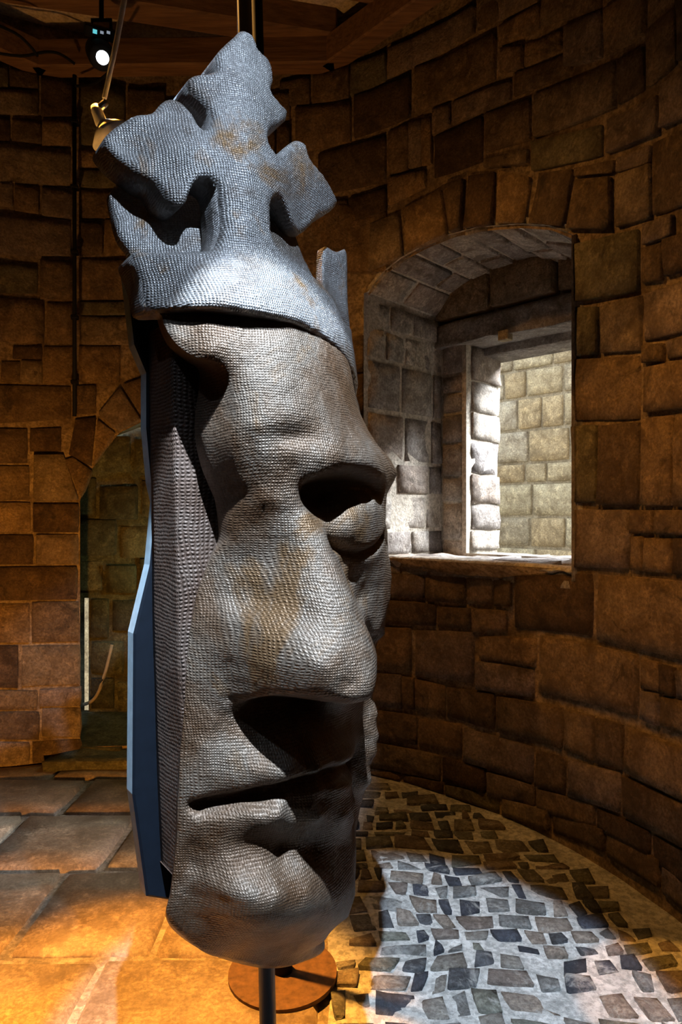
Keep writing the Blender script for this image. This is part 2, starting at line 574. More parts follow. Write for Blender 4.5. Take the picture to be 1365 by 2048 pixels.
# each block as (x0, x1, y top left, y top right, y bottom left, y bottom right) on the photo, hit onto the round wall
RIGHT = [
    (560, 620, 143, 143, 209, 209), (625, 699, 142, 118, 209, 196), (702, 772, 118, 92, 194, 164), (775, 953, 84, -8, 159, 62),
    (828, 994, 136, 63, 228, 158), (708, 822, 192, 142, 277, 233), (590, 703, 214, 197, 303, 284), (634, 773, 308, 265, 390, 362),
    (777, 817, 262, 245, 352, 340), (819, 843, 244, 237, 338, 333), (846, 863, 238, 233, 333, 328), (867, 899, 217, 206, 272, 249),
    (904, 1024, 205, 157, 250, 198), (868, 966, 274, 230, 357, 323), (970, 1062, 228, 193, 305, 278), (777, 852, 358, 338, 412, 372),
    (698, 773, 397, 376, 450, 420), (625, 695, 402, 397, 470, 455),
    (1001, 1080, 55, 5, 93, 56), (1003, 1047, 97, 90, 147, 135), (1051, 1125, 88, 62, 135, 95), (1028, 1146, 146, 97, 193, 140),
    (1066, 1233, 190, 120, 277, 212), (1237, 1288, 118, 92, 210, 180), (1130, 1205, 52, 20, 137, 115), (1210, 1292, 18, -42, 113, 68),
    (1084, 1205, -15, -70, 50, 14), (1296, 1352, 63, 5, 176, 128), (1356, 1440, 0, -100, 125, 60), (1322, 1440, 172, 85, 258, 205),
    (1213, 1318, 240, 188, 308, 266), (1062, 1207, 284, 248, 342, 310), (968, 1058, 318, 298, 334, 326), (1150, 1230, 338, 320, 352, 345),
    (1235, 1302, 318, 290, 345, 325), (1234, 1303, 350, 325, 456, 436), (1306, 1440, 285, 225, 433, 385), (955, 1078, 58, 4, -60, -130),
    (957, 998, 60, 40, -20, -50), (640, 775, 398, 420, 540, 545),
    (1150, 1279, 488, 455, 605, 584), (1287, 1346, 450, 428, 490, 470), (1287, 1325, 496, 484, 567, 560), (1332, 1440, 480, 440, 553, 520),
    (1147, 1196, 613, 612, 713, 710), (1203, 1283, 610, 590, 707, 702), (1287, 1440, 588, 535, 684, 645), (1288, 1328, 692, 686, 726, 722),
    (1334, 1440, 684, 655, 718, 698), (1147, 1281, 717, 709, 842, 840), (1289, 1440, 734, 705, 826, 810),
    (1145, 1195, 850, 848, 1008, 1005), (1200, 1281, 848, 842, 1011, 1012), (1286, 1345, 836, 828, 1013, 1015), (1350, 1440, 826, 812, 1015, 1018),
    (1150, 1259, 1018, 1018, 1135, 1139), (1264, 1308, 1021, 1020, 1067, 1067), (1312, 1440, 1020, 1020, 1068, 1072), (1264, 1287, 1073, 1073, 1140, 1142),
    (1291, 1343, 1075, 1076, 1143, 1148), (1347, 1440, 1076, 1078, 1149, 1158),
    (720, 769, 1143, 1147, 1192, 1194), (772, 849, 1147, 1150, 1194, 1196), (853, 931, 1151, 1155, 1202, 1207), (935, 985, 1156, 1158, 1207, 1210), (989, 1022, 1160, 1162, 1212, 1213),
    (1028, 1186, 1150, 1146, 1256, 1274), (1192, 1440, 1146, 1168, 1280, 1345), (750, 872, 1198, 1210, 1247, 1252), (876, 940, 1213, 1217, 1254, 1258),
    (946, 1014, 1218, 1222, 1264, 1266), (740, 822, 1252, 1256, 1340, 1344), (830, 948, 1260, 1264, 1352, 1368), (957, 1073, 1272, 1277, 1316, 1334),
    (952, 1069, 1322, 1340, 1378, 1396), (1077, 1278, 1268, 1310, 1386, 1434), (1284, 1319, 1318, 1325, 1376, 1384), (1323, 1349, 1328, 1336, 1386, 1393),
    (1285, 1320, 1381, 1389, 1437, 1452), (1325, 1440, 1392, 1420, 1453, 1505), (1353, 1440, 1340, 1362, 1396, 1416),
    (735, 803, 1345, 1350, 1412, 1418), (806, 828, 1352, 1356, 1417, 1420), (832, 890, 1357, 1371, 1421, 1434), (894, 990, 1374, 1388, 1434, 1461),
    (995, 1127, 1391, 1416, 1462, 1499), (1131, 1187, 1418, 1432, 1500, 1523), (1192, 1246, 1434, 1450, 1526, 1541), (1250, 1440, 1452, 1530, 1543, 1640),
    (735, 834, 1418, 1432, 1476, 1490), (838, 923, 1438, 1450, 1494, 1510), (927, 1067, 1456, 1495, 1522, 1566), (1072, 1130, 1500, 1516, 1572, 1590),
    (1135, 1241, 1519, 1546, 1592, 1626), (1245, 1440, 1549, 1650, 1630, 1740), (735, 882, 1482, 1513, 1532, 1562), (886, 972, 1513, 1540, 1562, 1586),
    (976, 1070, 1543, 1573, 1590, 1617), (1075, 1190, 1577, 1612, 1619, 1656), (735, 800, 1535, 1548, 1578, 1583), (805, 886, 1550, 1566, 1585, 1600),
    (890, 1000, 1570, 1594, 1603, 1630), (1005, 1100, 1597, 1622, 1633, 1660), (1105, 1210, 1625, 1660, 1664, 1705), (1195, 1300, 1615, 1665, 1656, 1715), (1215, 1320, 1668, 1722, 1712, 1775),
    (1305, 1440, 1668, 1745, 1725, 1830), (1325, 1440, 1732, 1815, 1785, 1890),
]
ARCHW = [
    [(738, 548), (741, 445), (800, 424), (808, 514)], [(815, 508), (804, 420), (884, 376), (899, 472)],
    [(905, 469), (889, 371), (931, 356), (924, 462)], [(930, 460), (938, 350), (992, 340), (988, 452)],
    [(994, 450), (1000, 339), (1064, 352), (1052, 449)], [(1058, 449), (1080, 344), (1150, 335), (1128, 456)],
    [(1135, 460), (1158, 358), (1224, 350), (1226, 462)],
]
LEFT = [
    (-60, 16, 124, 130, 175, 176), (20, 76, 132, 140, 173, 178), (-60, 78, 178, 183, 224, 228), (-60, 20, 228, 232, 278, 282), (24, 82, 236, 240, 280, 287),
    (82, 144, 150, 158, 232, 232), (84, 144, 240, 242, 291, 293), (158, 250, 158, 160, 290, 292), (255, 330, 150, 150, 230, 230), (-60, 143, 278, 299, 356, 372), (157, 200, 300, 302, 334, 336),
    (205, 290, 300, 298, 332, 332), (157, 290, 339, 337, 374, 372), (-60, 26, 360, 363, 408, 413), (30, 77, 366, 370, 420, 427), (84, 146, 372, 378, 430, 438), (157, 300, 380, 378, 436, 434),
    (-60, 145, 418, 440, 503, 513), (160, 205, 444, 442, 511, 508), (209, 300, 440, 438, 507, 504), (-60, 76, 521, 530, 583, 586), (80, 146, 520, 522, 600, 602), (157, 320, 517, 514, 600, 598),
    (-60, 90, 592, 600, 678, 688), (94, 146, 606, 606, 685, 686), (157, 320, 604, 602, 629, 628), (159, 320, 633, 632, 688, 688), (26, 84, 694, 694, 716, 718), (-60, 0, 690, 690, 760, 764),
    (3, 40, 722, 724, 762, 763), (43, 84, 722, 722, 766, 766), (87, 146, 692, 694, 766, 768), (157, 240, 692, 692, 764, 766), (-60, 145, 768, 773, 850, 836), (150, 192, 772, 770, 828, 826),
    (-60, 56, 856, 858, 926, 926), (60, 122, 858, 856, 902, 902), (-60, 60, 931, 932, 1000, 1000), (-60, 62, 1005, 1005, 1064, 1064), (66, 158, 1008, 1008, 1064, 1065), (72, 157, 1069, 1069, 1128, 1129), (-60, 68, 1070, 1070, 1130, 1129),
    (-60, 157, 1136, 1133, 1203, 1199), (-60, 60, 1208, 1207, 1286, 1286), (63, 158, 1204, 1203, 1286, 1284), (-60, 37, 1291, 1291, 1376, 1376), (42, 160, 1292, 1290, 1374, 1370), (-60, 76, 1382, 1382, 1421, 1419),
    (79, 161, 1380, 1375, 1412, 1412), (-60, 80, 1426, 1424, 1480, 1479), (84, 161, 1417, 1416, 1472, 1474), (-60, 60, 1486, 1485, 1530, 1527), (64, 161, 1484, 1479, 1526, 1522),
]
ARCHA = [
    [(66, 1004), (66, 907), (128, 907), (160, 1002)], [(136, 910), (150, 838), (193, 832), (184, 936)], [(128, 918), (146, 914), (186, 941), (163, 998)],
    [(196, 828), (241, 772), (284, 840), (238, 864)], [(188, 932), (195, 836), (232, 866), (212, 898)], [(245, 768), (320, 742), (332, 828), (288, 838)],
]


def ok_quad(q):
    return all(-0.04 < p[1] < 4.3 for p in q)


def lay(rows, arches, parent, seed):
    for k, (x0, x1, a, b, c, d) in enumerate(rows):
        if a > c:
            a, b, c, d = c, d, a, b
        x0, x1, a, b, c, d = x0 - 1.5, x1 + 1.5, a - 1.5, b - 1.5, c + 1.5, d + 1.5
        q = [wall_hit(x0, a), wall_hit(x1, b), wall_hit(x1, d), wall_hit(x0, c)]
        q = [(u, min(4.25, max(0.0, v))) for u, v in q]
        if q[0][1] - q[3][1] < 0.03 and q[1][1] - q[2][1] < 0.03:
            continue
        stone(q, cyl, M_WALL, parent, 0.012, 'stone', seed + k, rough=.011)
    for k, qp in enumerate(arches):
        q = [wall_hit(*p) for p in qp]
        q = [q[1], q[2], q[3], q[0]]
        stone(q, cyl, M_WALL, parent, 0.03, 'voussoir', seed + 300 + k)


lay(RIGHT, ARCHW, wall_right, 100)
lay(LEFT, ARCHA, wall_left, 900)


def courses(parent, th0, th1, z0, z1, seed, skip=None):
    """coursed blocks where the photo does not let one read the single joints"""
    r = random.Random(seed)
    z = z0
    n = 0
    while z < z1 - 0.06:
        h = min(r.uniform(0.19, 0.30), z1 - z)
        u = th0 + r.uniform(-0.1, 0)
        while u < th1:
            wd = r.uniform(0.25, 0.6) / RR
            a, b = max(u, th0), min(u + wd, th1)
            if b - a > 0.03 and not (skip and skip((a + b) / 2, z + h / 2)):
                n += 1
                stone([(a, z + h - 0.014), (b - 0.006, z + h - 0.014), (b - 0.006, z), (a, z)], cyl, M_WALL, parent, 0.012, 'stone', seed + n, rough=.011)
            u += wd
        z += h


# behind the sculpture, between the two traced stretches, and a stretch past the right edge of the frame
courses(wall_left, wall_hit(322, 0)[0], SPLIT, 2.25, 4.2, 4000)
courses(wall_left, ALC_R + 0.01, SPLIT, 0.0, 2.2, 4300)
courses(wall_right, SPLIT, wall_hit(630, 0)[0], 0.0, 2.9, 4600)
courses(wall_right, SPLIT, wall_hit(585, 0)[0], 2.9, 4.2, 4700)
courses(wall_right, wall_hit(632, 0)[0], wall_hit(733, 0)[0], 1.35, 2.62, 4800)
courses(wall_right, wall_hit(1442, 0)[0], math.radians(112), 0.0, 4.2, 5000)
courses(wall_left, math.radians(-60), wall_hit(-62, 0)[0], 0.0, 4.2, 5300)

# ---- window embrasure
PL = cyl(WIN[0][0], 0)
PR = cyl(WIN[-1][0], 0)
TW = (PR - PL).normalized()
AW = Vector((-TW.y, TW.x, 0))
if AW.y < 0:
    AW = -AW
WW = (PR - PL).length
DJ = 0.72


def emb(s, dpt, z):
    return PL + TW * s + AW * dpt + Vector((0, 0, z))


def csag(s):
    ch = s - WW / 2
    return math.sqrt(max(0, RR * RR - ch * ch)) - math.sqrt(RR * RR - (WW / 2) ** 2)


def arch_pt(f):
    """front arch as (s, z)"""
    pts = [((cyl(u, 0) - PL).dot(TW), z) for u, z in WIN[1:-1]]
    pts = [(0.0, pts[0][1])] + pts[1:-1] + [(WW, pts[-1][1])]
    ls = [0]
    for a, b in zip(pts, pts[1:]):
        ls.append(ls[-1] + math.dist(a, b))
    t = f * ls[-1]
    for i in range(len(pts) - 1):
        if t <= ls[i + 1] + 1e-9:
            g = (t - ls[i]) / (ls[i + 1] - ls[i])
            return (pts[i][0] + (pts[i + 1][0] - pts[i][0]) * g, pts[i][1] + (pts[i + 1][1] - pts[i][1]) * g)
    return pts[-1]


ZSPR = WIN[1][1]
jamb = structure(mesh_obj('wall_window_reveal',
                          [emb(0, -0.03, SILL - .05), emb(0, DJ + .02, SILL - .05), emb(0, DJ + .02, 3.2), emb(0, -0.03, WIN[1][1] + .01),
                           emb(WW, -0.03, SILL - .05), emb(WW + .12, DJ + .02, SILL - .05), emb(WW + .12, DJ + .02, 3.2), emb(WW, -0.03, WIN[-2][1] + .01)],
                          [(0, 1, 2, 3), (4, 7, 6, 5)], M_PALEMORTAR, None, False))


def jl(u, v, h):
    return emb(h - 0.01, u, v)


def jr(u, v, h):
    return emb(WW + 0.12 * u / DJ - h + 0.01, u, v)


JR = [(SILL, 1.44, [0.0, .40, .58]), (1.44, 1.66, [0, .22, .55]), (1.66, 1.86, [0, .26, .58]), (1.86, 2.16, [0, .33, .60]), (2.16, 2.47, [0, .30, .62]),
      (2.47, 2.66, [0, .16, .34, .50]), (2.66, 2.82, [0, .2, .42])]
k = 0
for z0, z1, us in JR:
    us = us + [DJ]
    for a, b in zip(us, us[1:]):
        k += 1
        stone([(a + (0 if a == 0 else .008), z1 - .012), (b - .006, z1 - .012), (b - .006, z0 + .004), (a + (0 if a == 0 else .008), z0 + .004)], jl, M_GREY, jamb, 0.022, 'stone', 6000 + k)
        stone([(a, z1 - .012), (b - .006, z1 - .012), (b - .006, z0 + .004), (a, z0 + .004)], jr, M_GREY, jamb, 0.01, 'stone', 6100 + k)

# vault over the embrasure
nv = 26
vv, ff = [], []
for i in range(nv + 1):
    s, z = arch_pt(i / nv)
    for dd in (-0.03, DJ + 0.02):
        vv.append(emb(s, dd if dd > 0 else csag(s) - .004, z + .02 - (0.02 if dd > 0 else 0)))
for i in range(nv):
    ff.append((2 * i, 2 * i + 1, 2 * i + 3, 2 * i + 2))
vault = structure(mesh_obj('ceiling_window_vault', vv, ff, M_PALEMORTAR, None, True))


def vmap(f, dpt, h):
    s, z = arch_pt(min(1, max(0, f)))
    s2, z2 = arch_pt(min(1, max(0, f) + 0.01))
    s1, z1 = arch_pt(max(0, min(1, f) - 0.01))
    t = Vector((s2 - s1, z2 - z1)).normalized()
    nrm = Vector((t.y, -t.x))
    dpt = csag(s) + (DJ - csag(s)) * dpt / DJ
    return emb(s + nrm.x * h, dpt, z + .02 - .02 * dpt / DJ + nrm.y * h)


fs = [0, .13, .25, .36, .48, .6, .72, .86, 1.0]
for i, (a, b) in enumerate(zip(fs, fs[1:])):
    cut = 0.3 + 0.15 * (i % 2)
    stone([(a + .006, cut - .01), (b - .006, cut - .01), (b - .006, 0.0), (a + .006, 0.0)], vmap, M_GREY, vault, 0.02, 'voussoir', 6300 + i)
    stone([(a + .006, DJ), (b - .006, DJ), (b - .006, cut + .004), (a + .006, cut + .004)], vmap, M_GREY, vault, 0.02, 'voussoir', 6330 + i)

# back plane of the embrasure: rebate, outer column, lintel, head wall
OS0, OS1 = 0.20, 1.10          # outer opening in s
OD = 0.36                      # thickness of the outer skin
ZL0, ZL1 = 2.60, 2.74          # lintel
bk = [(0, SILL - .05), (0, 3.3), (WW + .12, 3.3), (WW + .12, SILL - .05)]
hole = [(OS0, SILL), (OS0, ZL1), (OS1, ZL1), (OS1, SILL)]
outer = structure(patch_mesh('wall_window_outer', bk, [hole], lambda u, v, h: emb(u, DJ - h, v), M_PALEMORTAR, (0.2, 0.2)))
rv = [emb(OS0, DJ, SILL - .05), emb(OS0, DJ + OD, SILL - .05), emb(OS0, DJ + OD, ZL1), emb(OS0, DJ, ZL1),
      emb(OS1, DJ, SILL - .05), emb(OS1 + .1, DJ + OD, SILL - .05), emb(OS1 + .1, DJ + OD, ZL1), emb(OS1, DJ, ZL1)]
mesh_obj('reveal', rv, [(0, 3, 2, 1), (4, 5, 6, 7), (3, 7, 6, 2)], M_PALEMORTAR, outer, False)
# column of rough quoins at the outer opening: each wraps from the inner face to the reveal
zs = [SILL + .01, 1.43, 1.60, 1.80, 2.02, 2.20, 2.40, 2.63]
for i, (a, b) in enumerate(zip(zs, zs[1:])):
    r = random.Random(40 + i)
    bm = bmesh.new()
    s0 = 0.03
    box(bm, emb((s0 + OS0) / 2, DJ + .215, (a + b) / 2), (TW, AW, Vector((0, 0, 1))), ((OS0 - s0) / 2 + .012 + r.uniform(-.01, .01), .16, (b - a) / 2 - .006))
    bmesh.ops.subdivide_edges(bm, edges=list(bm.edges), cuts=2, use_grid_fill=True)
    for v in bm.verts:
        c = v.co * 11
        v.co += Vector((noise.noise(c), noise.noise(c + Vector((5, 1, 9))), noise.noise(c + Vector((2, 8, 4))))) * 0.016
    bm_obj('quoin', bm, M_GREY, outer)
# rebate stones left of the column
zz = [SILL, 1.37, 1.62, 1.78, 2.0, 2.2, 2.33, 2.45, 2.7]
for i, (a, b) in enumerate(zip(zz, zz[1:])):
    stone([(0.02, b - .01), (0.17, b - .01), (0.17, a + .004), (0.02, a + .004)], lambda u, v, h: emb(u, DJ - h, v), M_GREY, outer, 0.015, 'stone', 6400 + i)
# lintel beam, head blocks
bm = bmesh.new()
box(bm, emb(0.62, DJ + .06, (ZL0 + ZL1) / 2 + .03), (TW, AW, Vector((0, 0, 1))), (0.66, .13, .07))
bmesh.ops.subdivide_edges(bm, edges=list(bm.edges), cuts=5, use_grid_fill=True)
for v in bm.verts:
    v.co += Vector((0, 0, 1)) * noise.noise(v.co * 7) * .018 + AW * noise.noise(v.co * 9) * .012
bm_obj('lintel', bm, M_GREY, outer)
bm = bmesh.new()
box(bm, emb(0.70, DJ + .30, ZL0 + .05), (TW, AW, Vector((0, 0, 1))), (0.62, .13, .07))
bm_obj('lintel', bm, M_GREY, outer)
for i, (a, b) in enumerate([(0.0, .42), (.43, .86), (.87, 1.40)]):
    stone([(a, 3.08), (b, 3.08), (b, ZL1 + .06), (a, ZL1 + .06)], lambda u, v, h: emb(u, DJ - .07 - h, v), M_WALL, outer, 0.03, 'stone', 6450 + i, base=-.09)
bm = bmesh.new()
box(bm, emb(0.52, DJ - .05, ZL0 + .02), (TW, AW, Vector((0, 0, 1))), (0.035, .03, .03))
bevel(bm, .006)
bm_obj('chock', bm, M_OUT, outer)

# sill slabs, ragged along the front
sill = structure(mesh_obj('trim_window_sill', [emb(-.05, .10, SILL - .02), emb(WW + .2, .10, SILL - .02), emb(WW + .2, DJ + OD + .1, SILL - .02), emb(-.05, DJ + OD + .1, SILL - .02)],
                          [(0, 1, 2, 3)], M_PALEMORTAR, None, False))


def smap(u, v, h):
    fr = v
    c = 0.0
    if v < 0.02:   # follow the curve of the round wall along the front
        c = csag(u)
    return emb(u, fr + c * (1 if v < .02 else 0) * 1.0, SILL - 0.03 + h)


su = [-.02, .22, .40, .66, .86, 1.08, WW + .02]
for i, (a, b) in enumerate(zip(su, su[1:])):
    stone([(a, .34), (b - .008, .34), (b - .008, -.005), (a, -.005)], smap, M_GREY, sill, .035, 'slab', 6500 + i, base=-.06, rough=.02)
su = [-.02, .35, .62, .95, WW + .1]
for i, (a, b) in enumerate(zip(su, su[1:])):
    stone([(a, .74), (b - .008, .74), (b - .008, .35), (a, .35)], smap, M_GREY, sill, .03, 'slab', 6520 + i, base=-.05, rough=.016)
for i, (a, b) in enumerate([(OS0 - .02, .62), (.63, OS1 + .05)]):
    stone([(a, DJ + OD), (b - .008, DJ + OD), (b - .008, .75), (a, .75)], smap, M_GREY, sill, .03, 'slab', 6540 + i, base=-.05)

# lime mortar run over the front of the sill
vv, ff = [], []
nl = 90
for i in range(nl + 1):
    s_ = WW * i / nl
    n1_ = noise.noise(Vector((s_ * 7, 0, 4.4)))
    n2_ = noise.noise(Vector((s_ * 23, 1, 2.2)))
    drop = .018 + .05 * max(0, n1_) + .018 * n2_
    th_ = .020 + .010 * n2_
    for dd, zz_ in ((.05, .012), (-.006, .010 + .006 * n2_), (-th_, -.006), (-th_ * .8, -drop * .7), (.004, -drop)):
        vv.append(emb(s_, csag(s_) + dd, SILL + zz_))
for i in range(nl):
    for q in range(4):
        ff.append((5 * i + q, 5 * i + q + 1, 5 * i + q + 6, 5 * i + q + 5))
fix_normals(mesh_obj('mortar_lip', vv, ff, M_PALEMORTAR, sill, True))

# wall of the building across from the window
EC = emb(WW / 2, 3.1, 0)


def ext(u, v, h):
    return EC + TW * u - AW * h + Vector((0, 0, v))


wall_outside = structure(mesh_obj('wall_outside', [ext(-5, -1, -.02), ext(5, -1, -.02), ext(5, 3.45, -.02), ext(-5, 3.45, -.02)], [(0, 1, 2, 3)], M_OUTMORTAR, None, False))
r = random.Random(77)
z = 0.3
k = 0
while z < 3.15:
    h = r.uniform(.18, .34)
    u = -2.3 + r.uniform(-.2, 0)
    while u < 1.3:
        wd = r.uniform(.22, .5)
        k += 1
        if k < 295:
            stone([(u, z + h - .02), (u + wd - .02, z + h - .02), (u + wd - .02, z), (u, z)], ext, M_OUT, wall_outside, .014, 'stone', 6600 + k, base=-.03, rough=.008)
        u += wd
    z += h
ground = structure(mesh_obj('ground_outside', [(-14, -8, -.4), (14, -8, -.4), (14, 18, -.4), (-14, 18, -.4)], [(0, 1, 2, 3)], M_OUTMORTAR, None, False))

# ---- alcove in the left wall
AL, AR = cyl(ALC_L, 0), cyl(ALC_R, 0)
YB = 4.92


def back_x(p, spread):
    return Vector((p.x + spread, YB, 0))


BL, BR = Vector((-2.02, YB, 0)), Vector((AR.x + .1, YB, 0))
na = len(ALC)
vv, ff = [], []
for i, (u, zc) in enumerate(ALC):
    p = cyl(u, zc, -.01)
    f = (u - ALC_L) / (ALC_R - ALC_L)
    vv.append(p)
    vv.append(Vector((BL.x + (BR.x - BL.x) * f, YB, zc + .03)))
for i in range(na):
    j = (i + 1) % na
    ff.append((2 * i, 2 * j, 2 * j + 1, 2 * i + 1))
alcove = structure(mesh_obj('wall_alcove', vv, ff, M_ALCOVE, None, False))
slit = [(-1.852, .12), (-1.852, .93), (-1.822, .93), (-1.822, .12)]
bo = [(BL.x - .02, 0), (BR.x + .05, 0), (BR.x + .05, 2.4), (BL.x - .02, 2.4)]
alc_back = structure(patch_mesh('wall_alcove_back', bo, [slit], lambda u, v, h: Vector((u, YB - h + .005, v)), M_ALCOVE, (.2, .2)))


def amap(u, v, h):
    return Vector((u, YB - h, v))


AST = [(-1.80, -1.62, .12, .36), (-1.61, -1.38, .10, .33), (-1.37, -1.0, .1, .36), (-1.80, -1.55, .37, .62), (-1.54, -1.3, .35, .66), (-1.29, -1.0, .38, .64), (-1.80, -1.66, .63, .93), (-1.65, -1.4, .68, .92), (-1.39, -1.0, .66, .94),
       (-2.0, -1.7, .97, 1.2), (-1.69, -1.46, .95, 1.17), (-1.45, -1.2, .95, 1.22), (-1.19, -.95, .97, 1.2), (-1.95, -1.6, 1.22, 1.5), (-1.59, -1.3, 1.2, 1.45), (-1.29, -.95, 1.24, 1.5), (-2.0, -1.75, 1.52, 1.8), (-1.74, -1.45, 1.48, 1.74),
       (-1.44, -1.15, 1.5, 1.78), (-1.14, -.9, 1.53, 1.8), (-1.9, -1.5, 1.82, 2.1), (-1.49, -1.2, 1.8, 2.08), (-1.19, -.9, 1.82, 2.1)]
for i, (a, b, z0, z1) in enumerate(AST):
    stone([(a, z1), (b - .012, z1), (b - .012, z0 + .012), (a, z0 + .012)], amap, M_ALCOVE, alc_back, .035, 'stone', 7000 + i, rough=.03)
for i, (a, b) in enumerate([(-1.72, -1.36), (-1.35, -1.0)]):
    stone([(a, YB - .02), (b - .01, YB - .02), (b - .01, 4.24), (a + .08, 4.24)], lambda u, v, h: Vector((u, v, ALC_F + h - .02)), M_ALCOVE, alcove, .025, 'slab', 7050 + i, base=-.06)
# added wall dimming the sky in the slit, and an added unseen fill light
structure(mesh_obj('wall_slit_screen', [(-3.6, 6.3, -.4), (0.6, 6.3, -.4), (0.6, 6.3, 3.0), (-3.6, 6.3, 3.0)], [(0, 1, 2, 3)], M_OUT, None, False))
al_l = bpy.data.lights.new('alcove_fill', 'POINT')
al_l.energy = 5
al_l.color = (0.90, 1.0, 0.52)
al_l.shadow_soft_size = .05
al_o = bpy.data.objects.new('alcove_fill', al_l)
COL.objects.link(al_o)
al_o.location = (-1.12, 4.58, 1.15)
# low step in front of the alcove
bm = bmesh.new()
box(bm, (-1.42, 4.2, .02), ((1, .06, 0), (0, 1, 0), (0, 0, 1)), (.36, .12, .045))
bmesh.ops.subdivide_edges(bm, edges=list(bm.edges), cuts=3, use_grid_fill=True)
for v in bm.verts:
    v.co += Vector((noise.noise(v.co * 8), noise.noise(v.co * 8 + Vector((3, 3, 3))), noise.noise(v.co * 8 + Vector((7, 1, 3))))) * .02
bm_obj('step', bm, M_ALCOVE, alcove)
bm = bmesh.new()
p0, p1 = pix(226, 1288, YB - .05), pix(168, 1408, YB - .05)
tube(bm, [p0 + (p1 - p0) * t + Vector((0, -.02, -.16 * math.sin(math.pi * t) * (1 - .3 * t))) for t in [i / 14 for i in range(15)]], .012, 8)
tag(bm_obj('rope', bm, M_ROPE), 'slack hemp rope hanging across the dim arched alcove', 'rope')

# ---- floor
floor_o = structure(mesh_obj('floor', [tuple(cyl(t, -.012, -.07)) for t in [-math.pi + 2 * math.pi * i / 96 for i in range(96)]], [tuple(range(95, -1, -1))], M_FLOORMORTAR, None, False))


def fmap(u, v, h):
    return Vector((u, v, h - .012))


def in_room(x, y, m=0.0):
    return (x - RC.x) ** 2 + (y - RC.y) ** 2 < (RR - m) ** 2


FR = [(1.30, 1.84), (1.84, 2.372), (2.372, 2.945), (2.945, 3.49), (3.49, 3.95), (3.95, 4.33)]
FJ = [[-2.6, -1.9, -1.25, -.55, .08], [-2.9, -2.2, -1.5, -.825, -.06, ], [-3.0, -2.35, -1.70, -1.175, -.665, -.06], [-2.9, -2.2, -1.6, -1.03, -.52, -.02], [-2.8, -2.1, -1.45, -.85, -.3, .02], [-2.2, -1.7, -1.15, -.6, -.1]]
k = 0
for (y0, y1), js in zip(FR, FJ):
    for a, b in zip(js, js[1:]):
        k += 1
        q = [(a + .012, y1 - .012), (b - .012, y1 - .012), (b - .012, y0 + .012), (a + .012, y0 + .012)]
        q = [(x + rnd.uniform(-.012, .012), y + rnd.uniform(-.012, .012)) for x, y in q]
        if not any(in_room(x, y) for x, y in q):
            continue
        cl = []
        for x, y in q:
            v = Vector((x - RC.x, y - RC.y))
            if v.length > RR - .01:
                v = v.normalized() * (RR - .01)
            cl.append((RC.x + v.x, RC.y + v.y))
        stone(cl, fmap, M_FLAG, floor_o, .022, 'flagstone', 7200 + k, base=-.01, rough=.006, rad=.03)
# cobbles bedded in mortar, right of the flags
r = random.Random(5)
bed = [(-.045 + r.uniform(-.015, .015), 1.0 + .12 * i) for i in range(27)]
bed = [p for p in bed if in_room(*p, .005)]
a_1 = math.atan2(bed[-1][0] - RC.x, bed[-1][1] - RC.y)
a_0 = math.radians(126)
bed += [(RC.x + (RR + .01) * math.sin(a_1 + (a_0 - a_1) * i / 30), RC.y + (RR + .01) * math.cos(a_1 + (a_0 - a_1) * i / 30)) for i in range(31)]
par_bed = patch_mesh('mortar_bed', bed, [], lambda u, v, h: Vector((u, v, -.006 + .006 * noise.noise(Vector((u * 7, v * 7, 0))))), M_BED, (.035, .035), floor_o)
y = 1.55
k = 0
while y < 4.1:
    hy = r.uniform(.06, .125)
    x = -.03 + r.uniform(0, .05)
    while x < 1.5:
        wx = r.uniform(.05, .18)
        ok = in_room(x, y, .02) and in_room(x + wx, y + hy, .02)
        if ok and r.random() < .96 and k < 298:
            k += 1
            j = lambda: r.uniform(-.013, .013)
            g = .010
            wq = lambda a_, b_: (a_ + .05 * noise.noise(Vector((a_ * 3, b_ * 3, 0))) + j(), b_ + .06 * noise.noise(Vector((a_ * 3, b_ * 3, 7))) + j())
            qd = [wq(x + g, y + hy - g), wq(x + wx - g, y + hy - g), wq(x + wx - g, y + g), wq(x + g, y + g)]
            if not all(in_room(a_, b_, .01) and a_ > -.04 for a_, b_ in qd):
                x += wx
                continue
            stone(qd,
                  fmap, M_COB, floor_o, .020, 'cobble', 7400 + k, base=-.03, rough=.009, rad=.7)
        x += wx
    y += hy

# ---- ceiling: plaster between oak joists, wall plate of straight timbers
ceiling = structure(mesh_obj('ceiling', [tuple(cyl(t, CEIL, -.15)) for t in [-math.pi + 2 * math.pi * i / 96 for i in range(96)]], [tuple(range(96))], M_PLASTER, None, False))
JD = Vector((.975, .22, 0)).normalized()
JN = Vector((-JD.y, JD.x, 0))
for i in range(-5, 6):
    c = Vector((RC.x, RC.y, CEIL - .075)) + JN * (i * .44 + .12)
    off = abs(i * .44 + .12)
    if off > 2.2:
        continue
    L = math.sqrt(RR * RR - off * off)
    bm = bmesh.new()
    box(bm, c, (JD, JN, Vector((0, 0, 1))), (L, .085, .085))
    bevel(bm, .012, 1)
    bm_obj('joist', bm, M_WOOD, ceiling, False)
angs = [wall_hit(665, 95)[0] + math.radians(45) * i for i in range(-4, 4)]
for i, a in enumerate(angs):
    p0, p1 = cyl(a, 4.32, .02), cyl(a + math.radians(45), 4.32, .02)
    d = (p1 - p0).normalized()
    nrm = Vector((-d.y, d.x, 0))
    bm = bmesh.new()
    box(bm, (p0 + p1) / 2, (d, nrm, Vector((0, 0, 1))), ((p1 - p0).length / 2 + .03, .06, .085))
    bevel(bm, .01, 1)
    bm_obj('wall_plate', bm, M_WOOD, ceiling, False)

